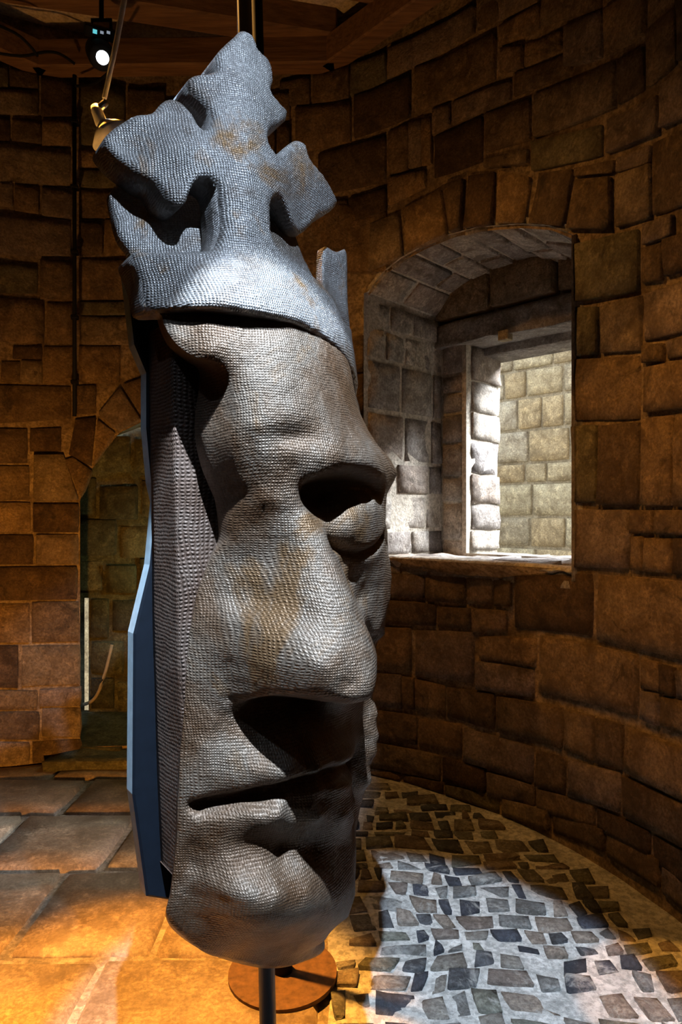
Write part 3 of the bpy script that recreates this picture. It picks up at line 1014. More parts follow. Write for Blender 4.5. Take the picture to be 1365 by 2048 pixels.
# ------------------------------------------------------------------ the mask sculpture
PSI = math.radians(35)
MF = Vector((math.sin(PSI), -math.cos(PSI), 0))     # the way the mask faces
ML = Vector((math.cos(PSI), math.sin(PSI), 0))      # across the mask
MO = Vector((-.208, 1.75, 1.5))
TILT = .068
MU = Vector((0, 0, 1)) - MF * TILT


def loc(a, z, n):
    return MO + ML * a + MU * z + MF * n


def mpx(px, py, n):
    """photo pixel + protrusion n in the mask's own frame -> (across, up, n)"""
    r_ = Vector(((px - CX) / FPX, 1, (CY - py) / FPX))
    den = r_.dot(MF) + TILT * r_.z
    t = (n + MO.dot(MF) - TILT * (EYE - MO.z)) / den
    p = Vector((0, 0, EYE)) + r_ * t
    return ((p - MO).dot(ML), p.z - MO.z, n)


class Relief:
    """smooth height field n(a, z) through scattered points"""

    def __init__(self, pts, blur=2, step=.008, da=(-.5, .5), dz=(-1.1, 1.2), detail=None):
        P = np.array(pts, dtype=float)
        X, y_ = P[:, :2], P[:, 2]
        D = np.sqrt(((X[:, None] - X[None]) ** 2).sum(-1))
        n_ = len(P)
        A = np.zeros((n_ + 3, n_ + 3))
        A[:n_, :n_] = -D + np.eye(n_) * 4e-4
        A[:n_, n_] = 1
        A[:n_, n_ + 1:] = X
        A[n_:, :n_] = A[:n_, n_:].T
        s_ = np.linalg.lstsq(A, np.concatenate([y_, np.zeros(3)]), rcond=None)[0]
        self.a = np.arange(da[0], da[1], step)
        self.z = np.arange(dz[0], dz[1], step)
        ga, gz = np.meshgrid(self.a, self.z)
        G = np.full(ga.shape, s_[n_]) + s_[n_ + 1] * ga + s_[n_ + 2] * gz
        for w_, (x0, z0) in zip(s_[:n_], X):
            G -= w_ * np.sqrt((ga - x0) ** 2 + (gz - z0) ** 2)
        for _ in range(blur):
            Q = np.pad(G, 1, mode='edge')
            G = (Q[:-2, 1:-1] + Q[2:, 1:-1] + Q[1:-1, :-2] + Q[1:-1, 2:] + 2 * Q[1:-1, 1:-1]) / 6
        if detail:
            G = detail(ga, gz, G)
        self.G = G
        self.step = step

    def __call__(self, a, z):
        i = min(max((a - self.a[0]) / self.step, 0), len(self.a) - 1.001)
        j = min(max((z - self.z[0]) / self.step, 0), len(self.z) - 1.001)
        i0, j0 = int(i), int(j)
        fi, fj = i - i0, j - j0
        G = self.G
        return float((G[j0, i0] * (1 - fi) + G[j0, i0 + 1] * fi) * (1 - fj) + (G[j0 + 1, i0] * (1 - fi) + G[j0 + 1, i0 + 1] * fi) * fj)


def resample(poly, step):
    """closed Catmull-Rom through the outline points"""
    out = []
    n_ = len(poly)
    for i in range(n_):
        p0, p1, p2, p3 = (np.array(poly[(i + k_) % n_], float) for k_ in (-1, 0, 1, 2))
        m = max(1, int(round(np.linalg.norm(p2[:2] - p1[:2]) / step)))
        for q in range(m):
            t = q / m
            c = .5 * ((2 * p1) + (-p0 + p2) * t + (2 * p0 - 5 * p1 + 4 * p2 - p3) * t * t + (-p0 + 3 * p1 - 3 * p2 + p3) * t ** 3)
            if m < 2:
                c = p1
            out.append(tuple(c))
    return out


def slab(name, outline, relief, mat, parent, step=.008, back=None, thick=.06, rnd_edge=.012, bulge=0.0, smooth_out=True, hard=False):
    """solid piece: relief front inside the outline (a, z[, back a, back z, back n]), rounded rim, side wall, back sheet"""
    ol = resample(outline, step * 1.2) if smooth_out else [tuple(o) for o in outline]
    # close pairs confuse the triangulation
    cl = [ol[0]]
    for p in ol[1:]:
        if math.dist(p[:2], cl[-1][:2]) > step * .35:
            cl.append(p)
    if math.dist(cl[-1][:2], cl[0][:2]) < step * .35:
        cl.pop()
    ol = cl
    O2 = np.array([p[:2] for p in ol])
    poly = [tuple(p) for p in O2]
    n_ = len(ol)
    A_ = O2
    B_ = np.roll(O2, -1, axis=0)

    def edge_dist(pts):
        d = np.full(len(pts), 1e9)
        AB = B_ - A_
        L2 = (AB ** 2).sum(1) + 1e-12
        for k_ in range(n_):
            t = np.clip(((pts - A_[k_]) @ AB[k_]) / L2[k_], 0, 1)
            q = A_[k_] + t[:, None] * AB[k_]
            d = np.minimum(d, np.sqrt(((pts - q) ** 2).sum(1)))
        return d
    lo, hi = O2.min(0), O2.max(0)
    gx, gz = np.meshgrid(np.arange(lo[0], hi[0], step), np.arange(lo[1], hi[1], step))
    gx = gx + (np.arange(gx.shape[0])[:, None] % 2) * step * .5
    pts = np.c_[gx.ravel(), gz.ravel()]
    # vectorised inside test
    ins = np.zeros(len(pts), bool)
    for k_ in range(n_):
        x1, y1 = A_[k_]
        x2, y2 = B_[k_]
        c_ = ((y1 > pts[:, 1]) != (y2 > pts[:, 1]))
        xi = (x2 - x1) * (pts[:, 1] - y1) / ((y2 - y1) if y2 != y1 else 1e-12) + x1
        ins ^= c_ & (pts[:, 0] < xi)
    pts = pts[ins]
    dd = edge_dist(pts)
    pts = pts[dd > step * .45]
    V = [Vector(p) for p in poly] + [Vector(p) for p in pts]
    res = delaunay_2d_cdt(V, [(i, (i + 1) % n_) for i in range(n_)], [], 0, 1e-7)
    vv_, ff_ = res[0], res[2]
    orig = res[3]
    P = np.array([(v[0], v[1]) for v in vv_])
    dist = edge_dist(P)
    tris = [f for f in ff_ if pnp(P[list(f), 0].mean(), P[list(f), 1].mean(), poly)]
    mp = {}
    for i, o_ in enumerate(orig):
        for q in o_:
            if q < n_:
                mp[q] = i
    verts, uvs = [], []
    for (a, z), d in zip(P, dist):
        nn = relief(a, z)
        if rnd_edge > 0 and d < rnd_edge:
            t = 1 - d / rnd_edge
            nn -= rnd_edge * .8 * (1 - math.sqrt(max(0, 1 - t * t)))
        if bulge:
            nn += bulge * min(1, d / .05)
        wob = noise.noise(Vector((a * 9, z * 9, 3.7))) * .004 + noise.noise(Vector((a * 28, z * 28, 1.1))) * .0014
        verts.append(loc(a, z, nn + wob))
        uvs.append((a, z))
    faces = [tuple(f) for f in tris]
    # side wall and back sheet
    bi = []
    for k_ in range(n_):
        p = ol[k_]
        a, z = P[mp[k_]]
        nf = relief(a, z)
        if len(p) >= 5:
            pb = (p[2], p[3], p[4])
        else:
            pb = (a, z, nf - thick if back is None else back(a, z))
        rows = []
        if hard:
            rows.append(len(verts))
            verts.append(verts[mp[k_]].copy())
            uvs.append((a + nf, z))
        for q in (.34, .67, 1.0):
            s_ = (a + (pb[0] - a) * q, z + (pb[1] - z) * q, nf - rnd_edge * .8 + (pb[2] - nf + rnd_edge * .8) * q)
            rows.append(len(verts))
            verts.append(loc(*s_))
            uvs.append((s_[0] + s_[2], s_[1]))
        bi.append(rows if hard else [mp[k_]] + rows)
    for k_ in range(n_):
        A2, B2 = bi[k_], bi[(k_ + 1) % n_]
        for q in range(3):
            faces.append((A2[q], B2[q], B2[q + 1], A2[q + 1]))
    bo_ = [b[-1] for b in bi]
    pb2 = [Vector(((verts[i] - MO).dot(ML), verts[i].z - MO.z)) for i in bo_]
    rb = delaunay_2d_cdt(pb2, [(i, (i + 1) % n_) for i in range(n_)], [], 0, 1e-7)
    pl = [tuple(p) for p in pb2]
    if len(rb[0]) == n_:
        for f in rb[2]:
            c_ = sum((rb[0][i] for i in f), Vector((0, 0))) / 3
            if pnp(c_[0], c_[1], pl):
                faces.append(tuple(bo_[rb[3][i][0]] for i in f[::-1]))
    o = mesh_obj(name, verts, faces, mat, None, True, uvs)
    fix_normals(o)
    par(o, parent)
    return o


def par(o, parent):
    o.parent = parent
    if parent.type == 'EMPTY':
        o.matrix_parent_inverse = __import__('mathutils').Matrix.Translation(-parent.location)


mask = empty('mask_sculpture', loc(0, -1.5, -.05) * 1.0)
mask.location.z = 0
tag(mask, 'tall bronzed king mask with oak-leaf crown, mounted on a black pole', 'sculpture')

# --- face: rows of the photo as (pixel x, protrusion); 'A' rows give hidden points across the mask directly
ROWS = {
    560: ([(320, .14), (400, .22), (480, .25), (560, .25), (640, .20)], [(.12, .13), (.20, .07), (.30, -.04)]),
    640: ([(333, .215), (410, .295), (490, .325), (570, .335), (640, .285), (690, .19)], [(.20, .10), (.30, 0)]),
    700: ([(368, .26), (430, .315), (500, .34), (580, .357), (650, .325), (699, .245)], [(.2, .13), (.30, .02)]),
    760: ([(454, .30), (500, .342), (560, .370), (620, .364), (670, .325), (706, .265)], [(.2, .15), (.31, .03)]),
    850: ([(465, .31), (510, .352), (570, .382), (630, .388), (690, .35), (722, .295)], [(.21, .2), (.26, .12), (.32, .04)]),
    905: ([(471, .302), (520, .344), (580, .378), (640, .398), (700, .384), (752, .325)], [(.25, .23), (.29, .15), (.33, .08)]),
    938: ([(480, .298), (530, .342), (590, .370), (640, .39), (700, .38), (768, .32)], [(.27, .24), (.31, .16), (.34, .1)]),
    1000: ([(490, .276), (520, .319), (555, .350), (598, .362), (640, .28), (680, .315), (720, .33), (752, .325), (773, .27)], [(.25, .2), (.29, .15), (.34, .08)]),
    1030: ([(474, .252), (500, .284), (545, .332), (590, .362), (620, .366), (668, .335), (700, .35), (740, .338), (772, .265)], [(.25, .2), (.29, .15), (.34, .08)]),
    1065: ([(445, .208), (480, .255), (520, .301), (560, .343), (610, .376), (646, .376), (655, .33), (680, .345), (705, .355), (742, .335), (770, .26)], [(.25, .2), (.3, .15), (.35, .08)]),
    1092: ([(434, .192), (470, .236), (510, .285), (560, .337), (615, .384), (658, .390), (666, .325), (690, .335), (715, .34), (745, .322), (770, .262)], [(.25, .2), (.3, .15), (.35, .08)]),
    1125: ([(418, .175), (455, .215), (500, .266), (550, .324), (600, .376), (645, .402), (674, .402), (682, .31), (705, .318), (738, .308), (772, .258)], [(.25, .215), (.3, .15), (.36, .07)]),
    1160: ([(407, .165), (440, .20), (485, .25), (535, .31), (590, .37), (640, .412), (688, .42), (696, .295), (725, .295), (755, .28), (777, .245)], [(.265, .2), (.31, .12), (.36, .05)]),
    1200: ([(394, .16), (430, .195), (470, .235), (520, .292), (570, .35), (630, .415), (685, .44), (704, .438), (712, .275), (735, .272), (760, .262), (782, .235)], [(.27, .18), (.31, .10), (.36, .04)]),
    1270: ([(381, .155), (410, .19), (445, .228), (480, .28), (530, .34), (590, .405), (650, .45), (710, .468), (738, .462), (745, .24), (759, .24), (773, .215)], [(.27, .15), (.32, .08)]),
    1330: ([(375, .155), (405, .183), (440, .216), (480, .265), (520, .328), (570, .39), (630, .46), (690, .483), (753, .468)], [(.085, .36), (.115, .24), (.19, .18), (.25, .16), (.29, .09)]),
    1368: ([(373, .155), (405, .183), (440, .213), (480, .258), (520, .318), (570, .38), (630, .45), (690, .475), (750, .457)], [(.10, .33), (.15, .22), (.2, .17), (.27, .11)]),
    1445: ([(370, .153), (410, .185), (450, .205), (500, .22), (550, .235), (600, .248), (650, .245), (690, .22), (711, .19)], [(.14, .14), (.19, .16), (.235, .165), (.275, .07)]),
    1500: ([(363, .15), (400, .182), (450, .212), (520, .247), (580, .272), (640, .277), (690, .25), (712, .21)], [(.14, .135), (.19, .16), (.235, .165), (.27, .07)]),
    1545: ([(360, .15), (400, .183), (450, .219), (520, .268), (580, .303), (640, .314), (690, .285), (713, .23)], [(.14, .135), (.19, .155), (.23, .158), (.265, .06)]),
    1600: ([(358, .15), (395, .178), (450, .208), (520, .243), (580, .266), (640, .275), (690, .25), (713, .21)], [(.14, .13), (.19, .145), (.22, .145), (.26, .05)]),
    1635: ([(357, .148), (390, .172), (450, .217), (520, .27), (560, .292), (640, .305), (690, .27), (713, .21)], [(.14, .12), (.2, .115), (.23, .1), (.28, .04)]),
    1690: ([(355, .145), (388, .155), (420, .190), (440, .205), (490, .220), (560, .226), (620, .234), (680, .222), (714, .19)], [(.13, .12), (.2, .10), (.25, .05)]),
    1730: ([(352, .14), (392, .153), (425, .193), (445, .215), (490, .236), (560, .248), (620, .255), (680, .235), (714, .19)], [(.13, .115), (.2, .08)]),
    1790: ([(344, .14), (395, .157), (435, .21), (455, .245), (500, .284), (560, .302), (620, .297), (680, .25), (712, .19)], [(.12, .115), (.2, .06)]),
    1835: ([(338, .13), (395, .148), (440, .205), (465, .24), (500, .273), (560, .289), (620, .279), (670, .23), (697, .18)], [(.12, .10)]),
    1880: ([(372, .115), (430, .16), (500, .20), (560, .215), (610, .20), (652, .15)], [(.1, .08)]),
    1925: ([(440, .06), (490, .085), (545, .095), (600, .085), (640, .06)], [(.08, .04)]),
}
pts = []
for py, (ps, hs) in ROWS.items():
    row = [mpx(px, py, n) for px, n in ps]
    pts += row
    zr = row[-1][1]
    pts += [(a, zr, n) for a, n in hs if a > row[-1][0] + .018]
# hard undersides: brow over the far eye, nose tip
BX = [618, 640, 690, 735, 768]
for px in range(620, 770, 9):
    py, n0, n1 = (float(np.interp(px, BX, v)) for v in ((962, 950, 938, 944, 958), (.366, .388, .382, .358, .322), (.33, .28, .285, .295, .275)))
    a, z, _ = mpx(px, py, n0)
    pts.append((a, z, n0))
    pts.append((a + .002, z - .028, n1))
NX = [505, 545, 590, 640, 690, 728]
for px in range(505, 730, 11):
    py, n0, n1 = (float(np.interp(px, NX, v)) for v in ((1396, 1391, 1388, 1400, 1409, 1402), (.285, .335, .40, .43, .45, .44), (.222, .235, .25, .252, .24, .21)))
    a, z, _ = mpx(px, py, n0)
    pts.append((a, z, n0))
    pts.append((a, z - .030, n1))


def polyline_mz(lst):
    return [mpx(*p)[:2] for p in lst]


MOUTH = polyline_mz([(400, 1616, .18), (450, 1606, .205), (520, 1586, .24), (580, 1568, .27), (640, 1552, .28), (690, 1540, .25), (714, 1534, .21)])
LID = polyline_mz([(655, 1082, .33), (670, 1094, .325), (692, 1104, .325), (720, 1106, .31), (748, 1096, .30), (766, 1074, .27)])
WING = polyline_mz([(476, 1262, .26), (458, 1300, .235), (452, 1345, .225), (458, 1395, .22)])
SEAM = polyline_mz([(497, 985, .26), (480, 1060, .25), (462, 1150, .235), (445, 1250, .225), (436, 1350, .21), (425, 1450, .195), (405, 1550, .185), (392, 1620, .175), (395, 1680, .175), (420, 1750, .205), (430, 1820, .21)])


def seg_dist(ga, gz, line):
    d = np.full(ga.shape, 1e9)
    for (x0, y0), (x1, y1) in zip(line, line[1:]):
        ax, az = x1 - x0, y1 - y0
        t = np.clip(((ga - x0) * ax + (gz - y0) * az) / (ax * ax + az * az), 0, 1)
        d = np.minimum(d, np.hypot(ga - x0 - t * ax, gz - y0 - t * az))
    return d


def face_detail(ga, gz, G):
    G = G - .040 * np.exp(-(seg_dist(ga, gz, MOUTH) / .016) ** 2)
    G = G - .020 * np.exp(-(seg_dist(ga, gz, LID) / .009) ** 2)
    G = G + .006 * np.exp(-(seg_dist(ga, gz, SEAM) / .010) ** 2)
    G = G - .016 * np.exp(-(seg_dist(ga, gz, WING) / .012) ** 2)
    for px_, py_, n_, dp, wa, wz in ((505, 1335, .31, .016, .0022, .0030), (552, 1105, .325, -.020, .0018, .0070), (600, 1500, .27, -.010, .0005, .004)):
        a, z, _ = mpx(px_, py_, n_)
        G = G + dp * np.exp(-((ga - a) ** 2 / wa + (gz - z) ** 2 / wz))
    a, z, _ = mpx(590, 872, .38)
    G = G - .016 * np.exp(-((ga - a) ** 2 / .0035 + (gz - z) ** 2 / .0006))
    return G


face_rel = Relief(pts, 1, .006, (-.42, .42), (-1.1, .75), face_detail)


def on_face(px, py, n=.2):
    for _ in range(12):
        a, z, _n = mpx(px, py, n)
        n = .5 * n + .5 * face_rel(a, z)
    return mpx(px, py, n)


RIM = [(333, 594, .175, 322, 594, .10), (325, 632, .205, 314, 634, .10), (346, 678, .24, 335, 690, .13), (392, 712, .28, 372, 722, .16), (432, 728, .292, 397, 740, .185), (456, 762, .295, 398, 775, .175),
       (465, 820, .30, 391, 825, .175), (465, 880, .305, 390, 870, .175), (472, 920, .30, 400, 925, .175), (485, 966, .288, 418, 972, .18), (489, 996, .279, 430, 1002, .18), (466, 1040, .248, 436, 1045, .15), (445, 1080, .195, 436, 1082, .15),
       (424, 1112, .175, 418, 1116, .13), (394, 1200, .16, 388, 1200, .12), (380, 1275, .155, 375, 1275, .12), (375, 1340, .155, 370, 1340, .12), (370, 1420, .153, 366, 1420, .12), (362, 1510, .15, 358, 1510, .115), (358, 1600, .15, 354, 1600, .115),
       (355, 1690, .145, 350, 1690, .11), (346, 1780, .14, 341, 1780, .10), (336, 1832, .128, 332, 1834, .09), (362, 1868, .115, 360, 1872, .06), (420, 1903, .075, 420, 1908, .03), (490, 1924, .075, 490, 1930, .03), (545, 1931, .075, 545, 1937, .03), (600, 1921, .075, 600, 1926, .03),
       (652, 1890, .09, 650, 1896, .04)]
face_out = []
for p in RIM:
    f = mpx(*p[:3])
    b = mpx(*p[3:])
    face_out.append((f[0], f[1], b[0], b[1], b[2]))


def zpx(py, depth=1.85):
    return EYE + (CY - py) / FPX * depth - MO.z


for a, py in [(.10, 1838), (.125, 1800), (.15, 1745), (.19, 1705), (.225, 1640), (.25, 1560), (.265, 1480), (.275, 1400), (.30, 1320), (.34, 1250), (.355, 1180), (.35, 1100), (.34, 1000), (.325, 920), (.315, 860), (.31, 800), (.28, 740), (.27, 660), (.27, 585)]:
    z = zpx(py, 1.7 if py > 1600 else 1.82)
    face_out.append((a, z, a + .005, z, face_rel(a, z) - .05))
face = slab('face', face_out, face_rel, M_FACE, mask, .0065, rnd_edge=.007, hard=True)

# --- crown: band and oak leaf are one sheet
CR = [(300, 612, .19), (340, 616, .25), (400, 614, .315), (480, 620, .355), (560, 636, .365), (620, 656, .345), (670, 692, .31), (704, 742, .25),
      (270, 506, .14), (350, 503, .215), (430, 500, .265), (500, 505, .29), (560, 515, .285), (610, 540, .265), (655, 578, .245), (690, 640, .24), (706, 700, .25),
      (300, 560, .175), (400, 560, .29), (490, 560, .33), (580, 575, .325), (640, 620, .295),
      (440, 450, .255), (490, 455, .285), (545, 455, .26), (440, 400, .245), (490, 400, .275), (545, 400, .25), (490, 330, .255), (430, 340, .225), (560, 330, .22),
      (490, 250, .225), (430, 245, .19), (540, 260, .195), (490, 170, .185), (430, 170, .155), (380, 160, .125), (545, 165, .15), (575, 230, .135), (490, 100, .15), (488, 60, .135), (440, 105, .135), (525, 110, .14),
      (215, 275, .035), (260, 245, .065), (260, 300, .075), (320, 220, .10), (345, 200, .105), (320, 300, .14), (320, 360, .15), (365, 230, .14), (380, 300, .19), (360, 400, .185), (390, 360, .205),
      (600, 285, .155), (620, 340, .155), (670, 395, .095), (676, 405, .085), (640, 420, .125), (600, 460, .15), (590, 400, .18), (625, 440, .135)]
cpts = [mpx(*p) for p in CR] + [(.20, .53, .16), (.29, .50, .03), (.21, .38, .17), (.29, .36, .04)]
crown_rel = Relief(cpts, 3, .007, (-.6, .5), (.2, 1.3))
LEAF = [(300, 612), (286, 562), (268, 504), (330, 503), (400, 500), (428, 496), (440, 474), (444, 448), (440, 404), (437, 371), (417, 353), (395, 360), (382, 382), (373, 404), (356, 409), (334, 395), (312, 364), (281, 347), (246, 321), (224, 300), (210, 277),
        (224, 259), (250, 241), (277, 227), (307, 223), (325, 204), (343, 195), (365, 201), (387, 223), (400, 245), (413, 256), (426, 243), (422, 219), (400, 197), (382, 178), (378, 158), (396, 146), (418, 144), (439, 136), (435, 122), (437, 105), (453, 87), (470, 72), (488, 57),
        (510, 70), (522, 98), (543, 122), (549, 155), (545, 182), (560, 202), (576, 218), (576, 236), (558, 248), (541, 260), (542, 285), (558, 304), (575, 290), (597, 277), (614, 286), (622, 315), (648, 348), (668, 382), (677, 404), (662, 422), (640, 430), (626, 446), (606, 464), (592, 455), (580, 430),
        (567, 400), (555, 389), (545, 404), (544, 450), (555, 488), (585, 518), (630, 552)]


def crown_n(px, py):
    n = .2
    for _ in range(14):
        a, z, _n = mpx(px, py, n)
        n = .5 * n + .5 * crown_rel(a, z)
    return mpx(px, py, n)


BOT = [(620, 656), (560, 636), (480, 620), (400, 613), (340, 616)]
lo_ = [crown_n(*p)[:2] for p in LEAF] + [mpx(668, 592, .242)[:2], mpx(690, 640, .24)[:2], (.20, .525), (.29, .50), (.29, .35), (.20, .37), mpx(704, 742, .25)[:2], mpx(670, 692, .31)[:2]] + [crown_n(*p)[:2] for p in BOT]
crown = slab('crown', lo_, crown_rel, M_CROWN, mask, .0075, thick=.105, rnd_edge=.014)

# --- plate of the crown standing behind the leaf
PLT = [(222, 400, 0.0), (236, 470, .04), (268, 515, .065), (330, 450, .095), (330, 540, .125), (440, 480, .155), (440, 400, .125), (440, 560, .20), (500, 450, .18), (545, 480, .17), (560, 560, .20), (600, 500, .125), (640, 560, .10), (650, 620, .12), (300, 330, 0.0), (430, 340, .07)]
ppts = [mpx(*p) for p in PLT] + [(.18, .66, .06), (.24, .70, .0), (.35, .82, -.05), (.30, .78, -.02), (.33, .45, -.03), (.22, .42, .08)]
plate_rel = Relief(ppts, 3, .01, (-.6, .5), (.2, 1.3))


def plate_n(px, py):
    n = .1
    for _ in range(14):
        a, z, _n = mpx(px, py, n)
        n = .5 * n + .5 * plate_rel(a, z)
    return mpx(px, py, n)[:2]


po = [plate_n(*p) for p in [(306, 600), (286, 560), (266, 510), (240, 470), (225, 408), (230, 372), (300, 335), (430, 322), (520, 340), (560, 400), (590, 462), (612, 520)]] + \
     [(.17, .62), (.21, .72), (.235, .80), (.29, .805), (.345, .835), (.352, .82), (.335, .70), (.33, .56), (.325, .45), (.2, .40), (.0, .38), (-.15, .37)]
slab('crown_plate', po, plate_rel, M_CROWN, mask, .011, thick=.035, rnd_edge=.006)

# --- woven box body behind the face
zb, zt = mpx(325, 1745, .05)[1], mpx(325, 660, .05)[1]
a0 = mpx(312, 1400, 0.0)[0]
bm = bmesh.new()
uvl = bm.loops.layers.uv.new('UVMap')


def quad_strip(pa, pb_, z0, z1, nz=60, nn=8):
    g = []
    for j in range(nz + 1):
        z = z0 + (z1 - z0) * j / nz
        g.append([])
        for i in range(nn + 1):
            t = i / nn
            a, n = pa[0] + (pb_[0] - pa[0]) * t, pa[1] + (pb_[1] - pa[1]) * t
            wob = noise.noise(Vector((n * 6, z * 3, a * 5))) * .006
            g[-1].append((bm.verts.new(loc(a - wob, z, n)), (a * .7 + n, z)))
    for j in range(nz):
        for i in range(nn):
            qd = [g[j][i], g[j][i + 1], g[j + 1][i + 1], g[j + 1][i]]
            f = bm.faces.new([q[0] for q in qd])
            for lp, q in zip(f.loops, qd):
                lp[uvl].uv = q[1]


cor = [(a0, 0.0), (a0 + .005, .145), (.20, .10), (.20, 0.0)]
for p, q in zip(cor, cor[1:] + cor[:1]):
    quad_strip(p, q, zb, zt)
for z in (zb, zt):
    f = bm.faces.new([bm.verts.new(loc(a, z, n)) for a, n in cor])
bmesh.ops.remove_doubles(bm, verts=bm.verts, dist=.0005)
o = bm_obj('side_panel', bm, M_PANEL, None)
par(o, mask)

# --- navy backing board, cut to a faceted outline, with bevelled edge
BRD = [(262, 470), (266, 530), (254, 548), (270, 688), (294, 745), (294, 855), (304, 965), (313, 1004), (310, 1034), (301, 1130), (268, 1268), (266, 1590), (294, 1794), (340, 1801)]
bp = [mpx(px, py, 0.0)[:2] for px, py in BRD]
bp += [(.10, bp[-1][1] - .01), (.2, bp[-2][1] + .12), (.24, -.5), (.2, -.1), (.25, .3), (.2, .52), (-.1, .6)]
bm = bmesh.new()
fr = [bm.verts.new(loc(a, z, 0.0)) for a, z in bp]
f = bm.faces.new(fr)
ex = bmesh.ops.extrude_face_region(bm, geom=[f])
for v in ex['geom']:
    if isinstance(v, bmesh.types.BMVert):
        v.co -= MF * .048
bm.normal_update()
sharp = [e for e in bm.edges if len(e.link_faces) == 2 and any(len(q.verts) > 4 for q in e.link_faces)]
bmesh.ops.bevel(bm, geom=sharp, offset=.005, segments=1, affect='EDGES')
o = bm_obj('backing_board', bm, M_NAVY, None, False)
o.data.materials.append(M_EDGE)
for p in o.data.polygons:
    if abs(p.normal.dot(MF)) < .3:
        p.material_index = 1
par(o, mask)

# --- mounting pole through the sculpture, floor to ceiling
def along(px0, py0, d0, px1, py1, d1, t):
    return pix(px0, py0, d0).lerp(pix(px1, py1, d1), t)


ptop, pbot = pix(489, 20, 1.90), pix(535, 2000, 1.67)
dr = (ptop - pbot)
b_ = pbot + dr * ((0.012 - pbot.z) / dr.z)
t_ = pbot + dr * ((CEIL - .01 - pbot.z) / dr.z)
bm = bmesh.new()
tube(bm, [b_, t_], .0205, 20)
o = bm_obj('pole', bm, M_POLE, None)
par(o, mask)
bm = bmesh.new()
tube(bm, [Vector((b_.x, b_.y, 0.011)), Vector((b_.x, b_.y, .026))], .20, 40)
bevel(bm, .003, 1)
o = bm_obj('base_plate', bm, M_BLACK, None, False)
par(o, mask)

# second stand behind
sb = pix(566, 1955, 2.27)
sb.z = 0.011
stt = pix(516, 60, 2.35)
stand = empty('floor_stand', (sb.x, sb.y, 0.0))
tag(stand, 'black pole stand on a round rusty plate behind the mask', 'stand')
d2 = stt - sb
bm = bmesh.new()
tube(bm, [sb + d2 * .006, sb + d2 * ((CEIL - .01 - sb.z) / d2.z)], .019, 18)
par(bm_obj('pole', bm, M_BLACK, None), stand)
bm = bmesh.new()
tube(bm, [sb, sb + Vector((0, 0, .014))], .18, 48)
bevel(bm, .002, 1)
par(bm_obj('base_plate', bm, M_RUST, None, False), stand)
bm = bmesh.new()
tube(bm, [sb + Vector((0, 0, .014)), sb + Vector((0, 0, .07))], .032, 20)
par(bm_obj('socket', bm, M_BLACK, None), stand)

# ------------------------------------------------------------------ lamp arm behind the crown
D0 = 2.15
arm = empty('lamp_arm', pix(205, 210, D0))
tag(arm, 'pale jointed lamp arm with cream shade behind the crown', 'lamp')
bm = bmesh.new()
q0, q1 = pix(254, -30, D0 + .05), pix(209, 196, D0)
top = q0 + (q0 - q1) * ((CEIL - q0.z) / (q0 - q1).z)
tube(bm, [q1, q1.lerp(q0, .5) + Vector((.003, 0, 0)), q0, top], [.0075, .0085, .009, .010], 12)
par(bm_obj('rod', bm, M_CREAM, None), arm)
bm = bmesh.new()
tube(bm, [pix(214, 203, D0), pix(194, 222, D0)], .012, 16)
bevel(bm, .002, 1)
par(bm_obj('joint', bm, M_CHROME, None), arm)
bm = bmesh.new()
tube(bm, [pix(190, 212, D0), pix(194, 222, D0), pix(203, 247, D0), pix(205, 252, D0)], [.013, .018, .019, .014], 18)
par(bm_obj('knuckle', bm, M_CREAM, None), arm)
bm = bmesh.new()
s0 = pix(203, 242, D0)
ax = (pix(203 + 56, 242 + 83, D0 + .02) - s0).normalized()
tube(bm, [s0, s0 + ax * .012, s0 + ax * .03, s0 + ax * .055], [.010, .024, .046, .070], 32)
par(bm_obj('lamp_shade', bm, M_CREAM, None), arm)

# ------------------------------------------------------------------ stage spotlight under the ceiling
SD = 3.55
sc_ = pix(205, 92, SD)
fix = empty('stage_spotlight', sc_)
tag(fix, 'small black stage spotlight with glowing lens under the ceiling', 'spotlight')
fwd = (Vector((-.15, 1.2, 1.9)) - sc_).normalized()
sx = fwd.cross(Vector((0, 0, 1))).normalized()
su_ = sx.cross(fwd).normalized()
lens_c = pix(205, 115, SD - .10)
bm = bmesh.new()
tube(bm, [lens_c - fwd * .26, lens_c - fwd * .24, lens_c - fwd * .05, lens_c - fwd * .03, lens_c + fwd * .005], [.055, .068, .068, .058, .060], 26)
par(bm_obj('body', bm, M_BLACK, None), fix)
bm = bmesh.new()
tube(bm, [lens_c + fwd * .002, lens_c + fwd * .008, lens_c + fwd * .013], [.031, .031, .012], 28)
par(bm_obj('lens', bm, M_LENS, None), fix)
bm = bmesh.new()
hc = pix(203, 66, SD - .02)
box(bm, hc, (sx, fwd, su_), (.085, .05, .026))
bevel(bm, .006, 1)
par(bm_obj('control_box', bm, M_BLACK, None, False), fix)
bm = bmesh.new()
box(bm, pix(190, 63, SD - .078), (sx, fwd, su_), (.010, .004, .009))
par(bm_obj('display', bm, M_DISPLAY, None, False), fix)
for px in (204, 217):
    bm = bmesh.new()
    box(bm, pix(px, 65, SD - .078), (sx, fwd, su_), (.008, .004, .006))
    par(bm_obj('button', bm, M_BUTTON, None, False), fix)
bm = bmesh.new()
pA, pB, pC, pD = pix(184, 72, SD), pix(184, 40, SD), pix(222, 40, SD), pix(222, 72, SD)
tube(bm, [pA, pB, pC, pD], .010, 8)
par(bm_obj('yoke', bm, M_BLACK, None), fix)
bm = bmesh.new()
tube(bm, [pix(203, 40, SD), Vector((pix(203, 40, SD).x, SD, CEIL - .02))], .012, 10)
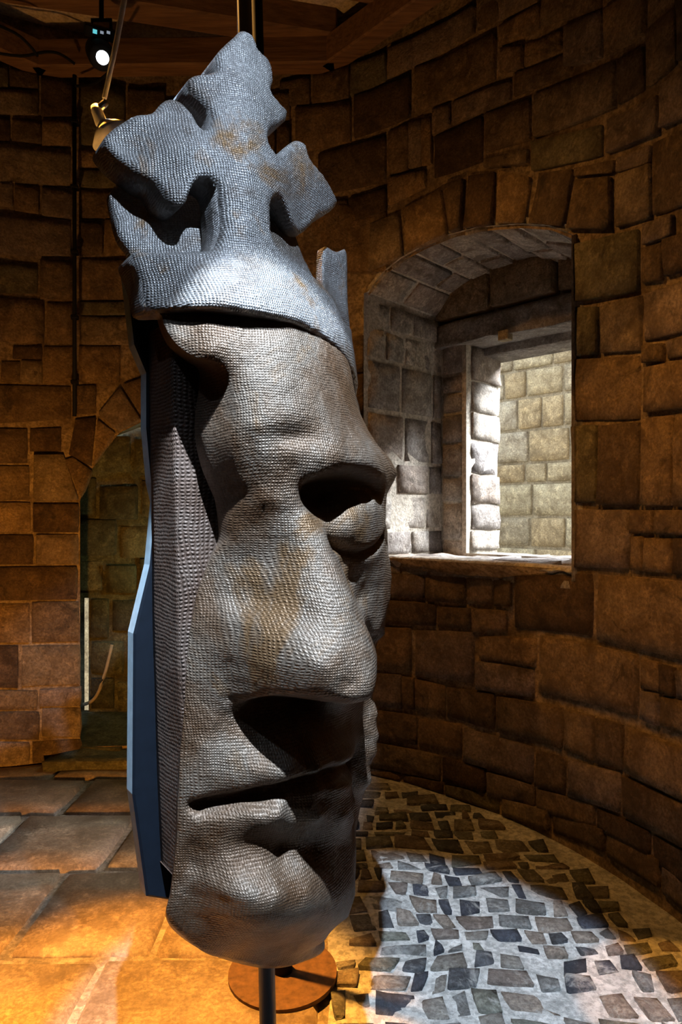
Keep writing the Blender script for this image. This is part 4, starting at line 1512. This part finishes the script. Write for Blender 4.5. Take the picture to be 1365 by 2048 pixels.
par(bm_obj('hanger', bm, M_BLACK, None), fix)
spot('stage_spotlight_beam', lens_c + fwd * .03, lens_c + fwd * 2.0, 40, COOL, 38, .4, .03)

# ------------------------------------------------------------------ black conduit on the left wall, cables under the ceiling
con = empty('wall_conduit', cyl(wall_hit(150, 830)[0], wall_hit(150, 830)[1], .06))
tag(con, 'thin black vertical conduit clipped to the left stone wall', 'conduit')
u_, zc0 = wall_hit(151, 835)
bm = bmesh.new()
tube(bm, [cyl(u_, zc0, .062), cyl(u_, 4.26, .062)], .012, 10)
par(bm_obj('pipe', bm, M_BLACK, None), con)
for zc in (2.35, 2.75, 3.15, 3.55, 3.95):
    bm = bmesh.new()
    box(bm, cyl(u_, zc, .05), (Vector((math.cos(u_), -math.sin(u_), 0)), Vector((math.sin(u_), math.cos(u_), 0)), Vector((0, 0, 1))), (.022, .028, .010))
    bevel(bm, .003, 1)
    par(bm_obj('clip', bm, M_BLACK, None, False), con)
for i, (path, lab) in enumerate([
        ([(150, 128, 4.05), (120, 108, 4.0), (90, 104, 3.95), (40, 112, 3.9), (-40, 100, 3.85)], 'black cable drooping under the ceiling towards the conduit top'),
        ([(152, 172, 4.12), (185, 168, 4.0), (212, 150, 3.8), (228, 128, 3.66)], 'black cable looping from the conduit to the stage spotlight'),
        ([(-30, 40, 3.7), (30, 66, 3.7), (60, 92, 3.75), (75, 112, 3.8)], 'thin black cable hanging in the dark ceiling corner')]):
    bm = bmesh.new()
    P = [pix(*p) for p in path]
    Q = []
    for j in range(len(P) - 1):
        for t in (0, .25, .5, .75):
            p0, p1, p2, p3 = P[max(j - 1, 0)], P[j], P[j + 1], P[min(j + 2, len(P) - 1)]
            Q.append(.5 * ((2 * p1) + (p2 - p0) * t + (2 * p0 - 5 * p1 + 4 * p2 - p3) * t * t + (3 * p1 - p0 - 3 * p2 + p3) * t ** 3))
    Q.append(P[-1])
    tube(bm, Q, .008, 8)
    tag(bm_obj('cable', bm, M_BLACK), lab, 'cable')
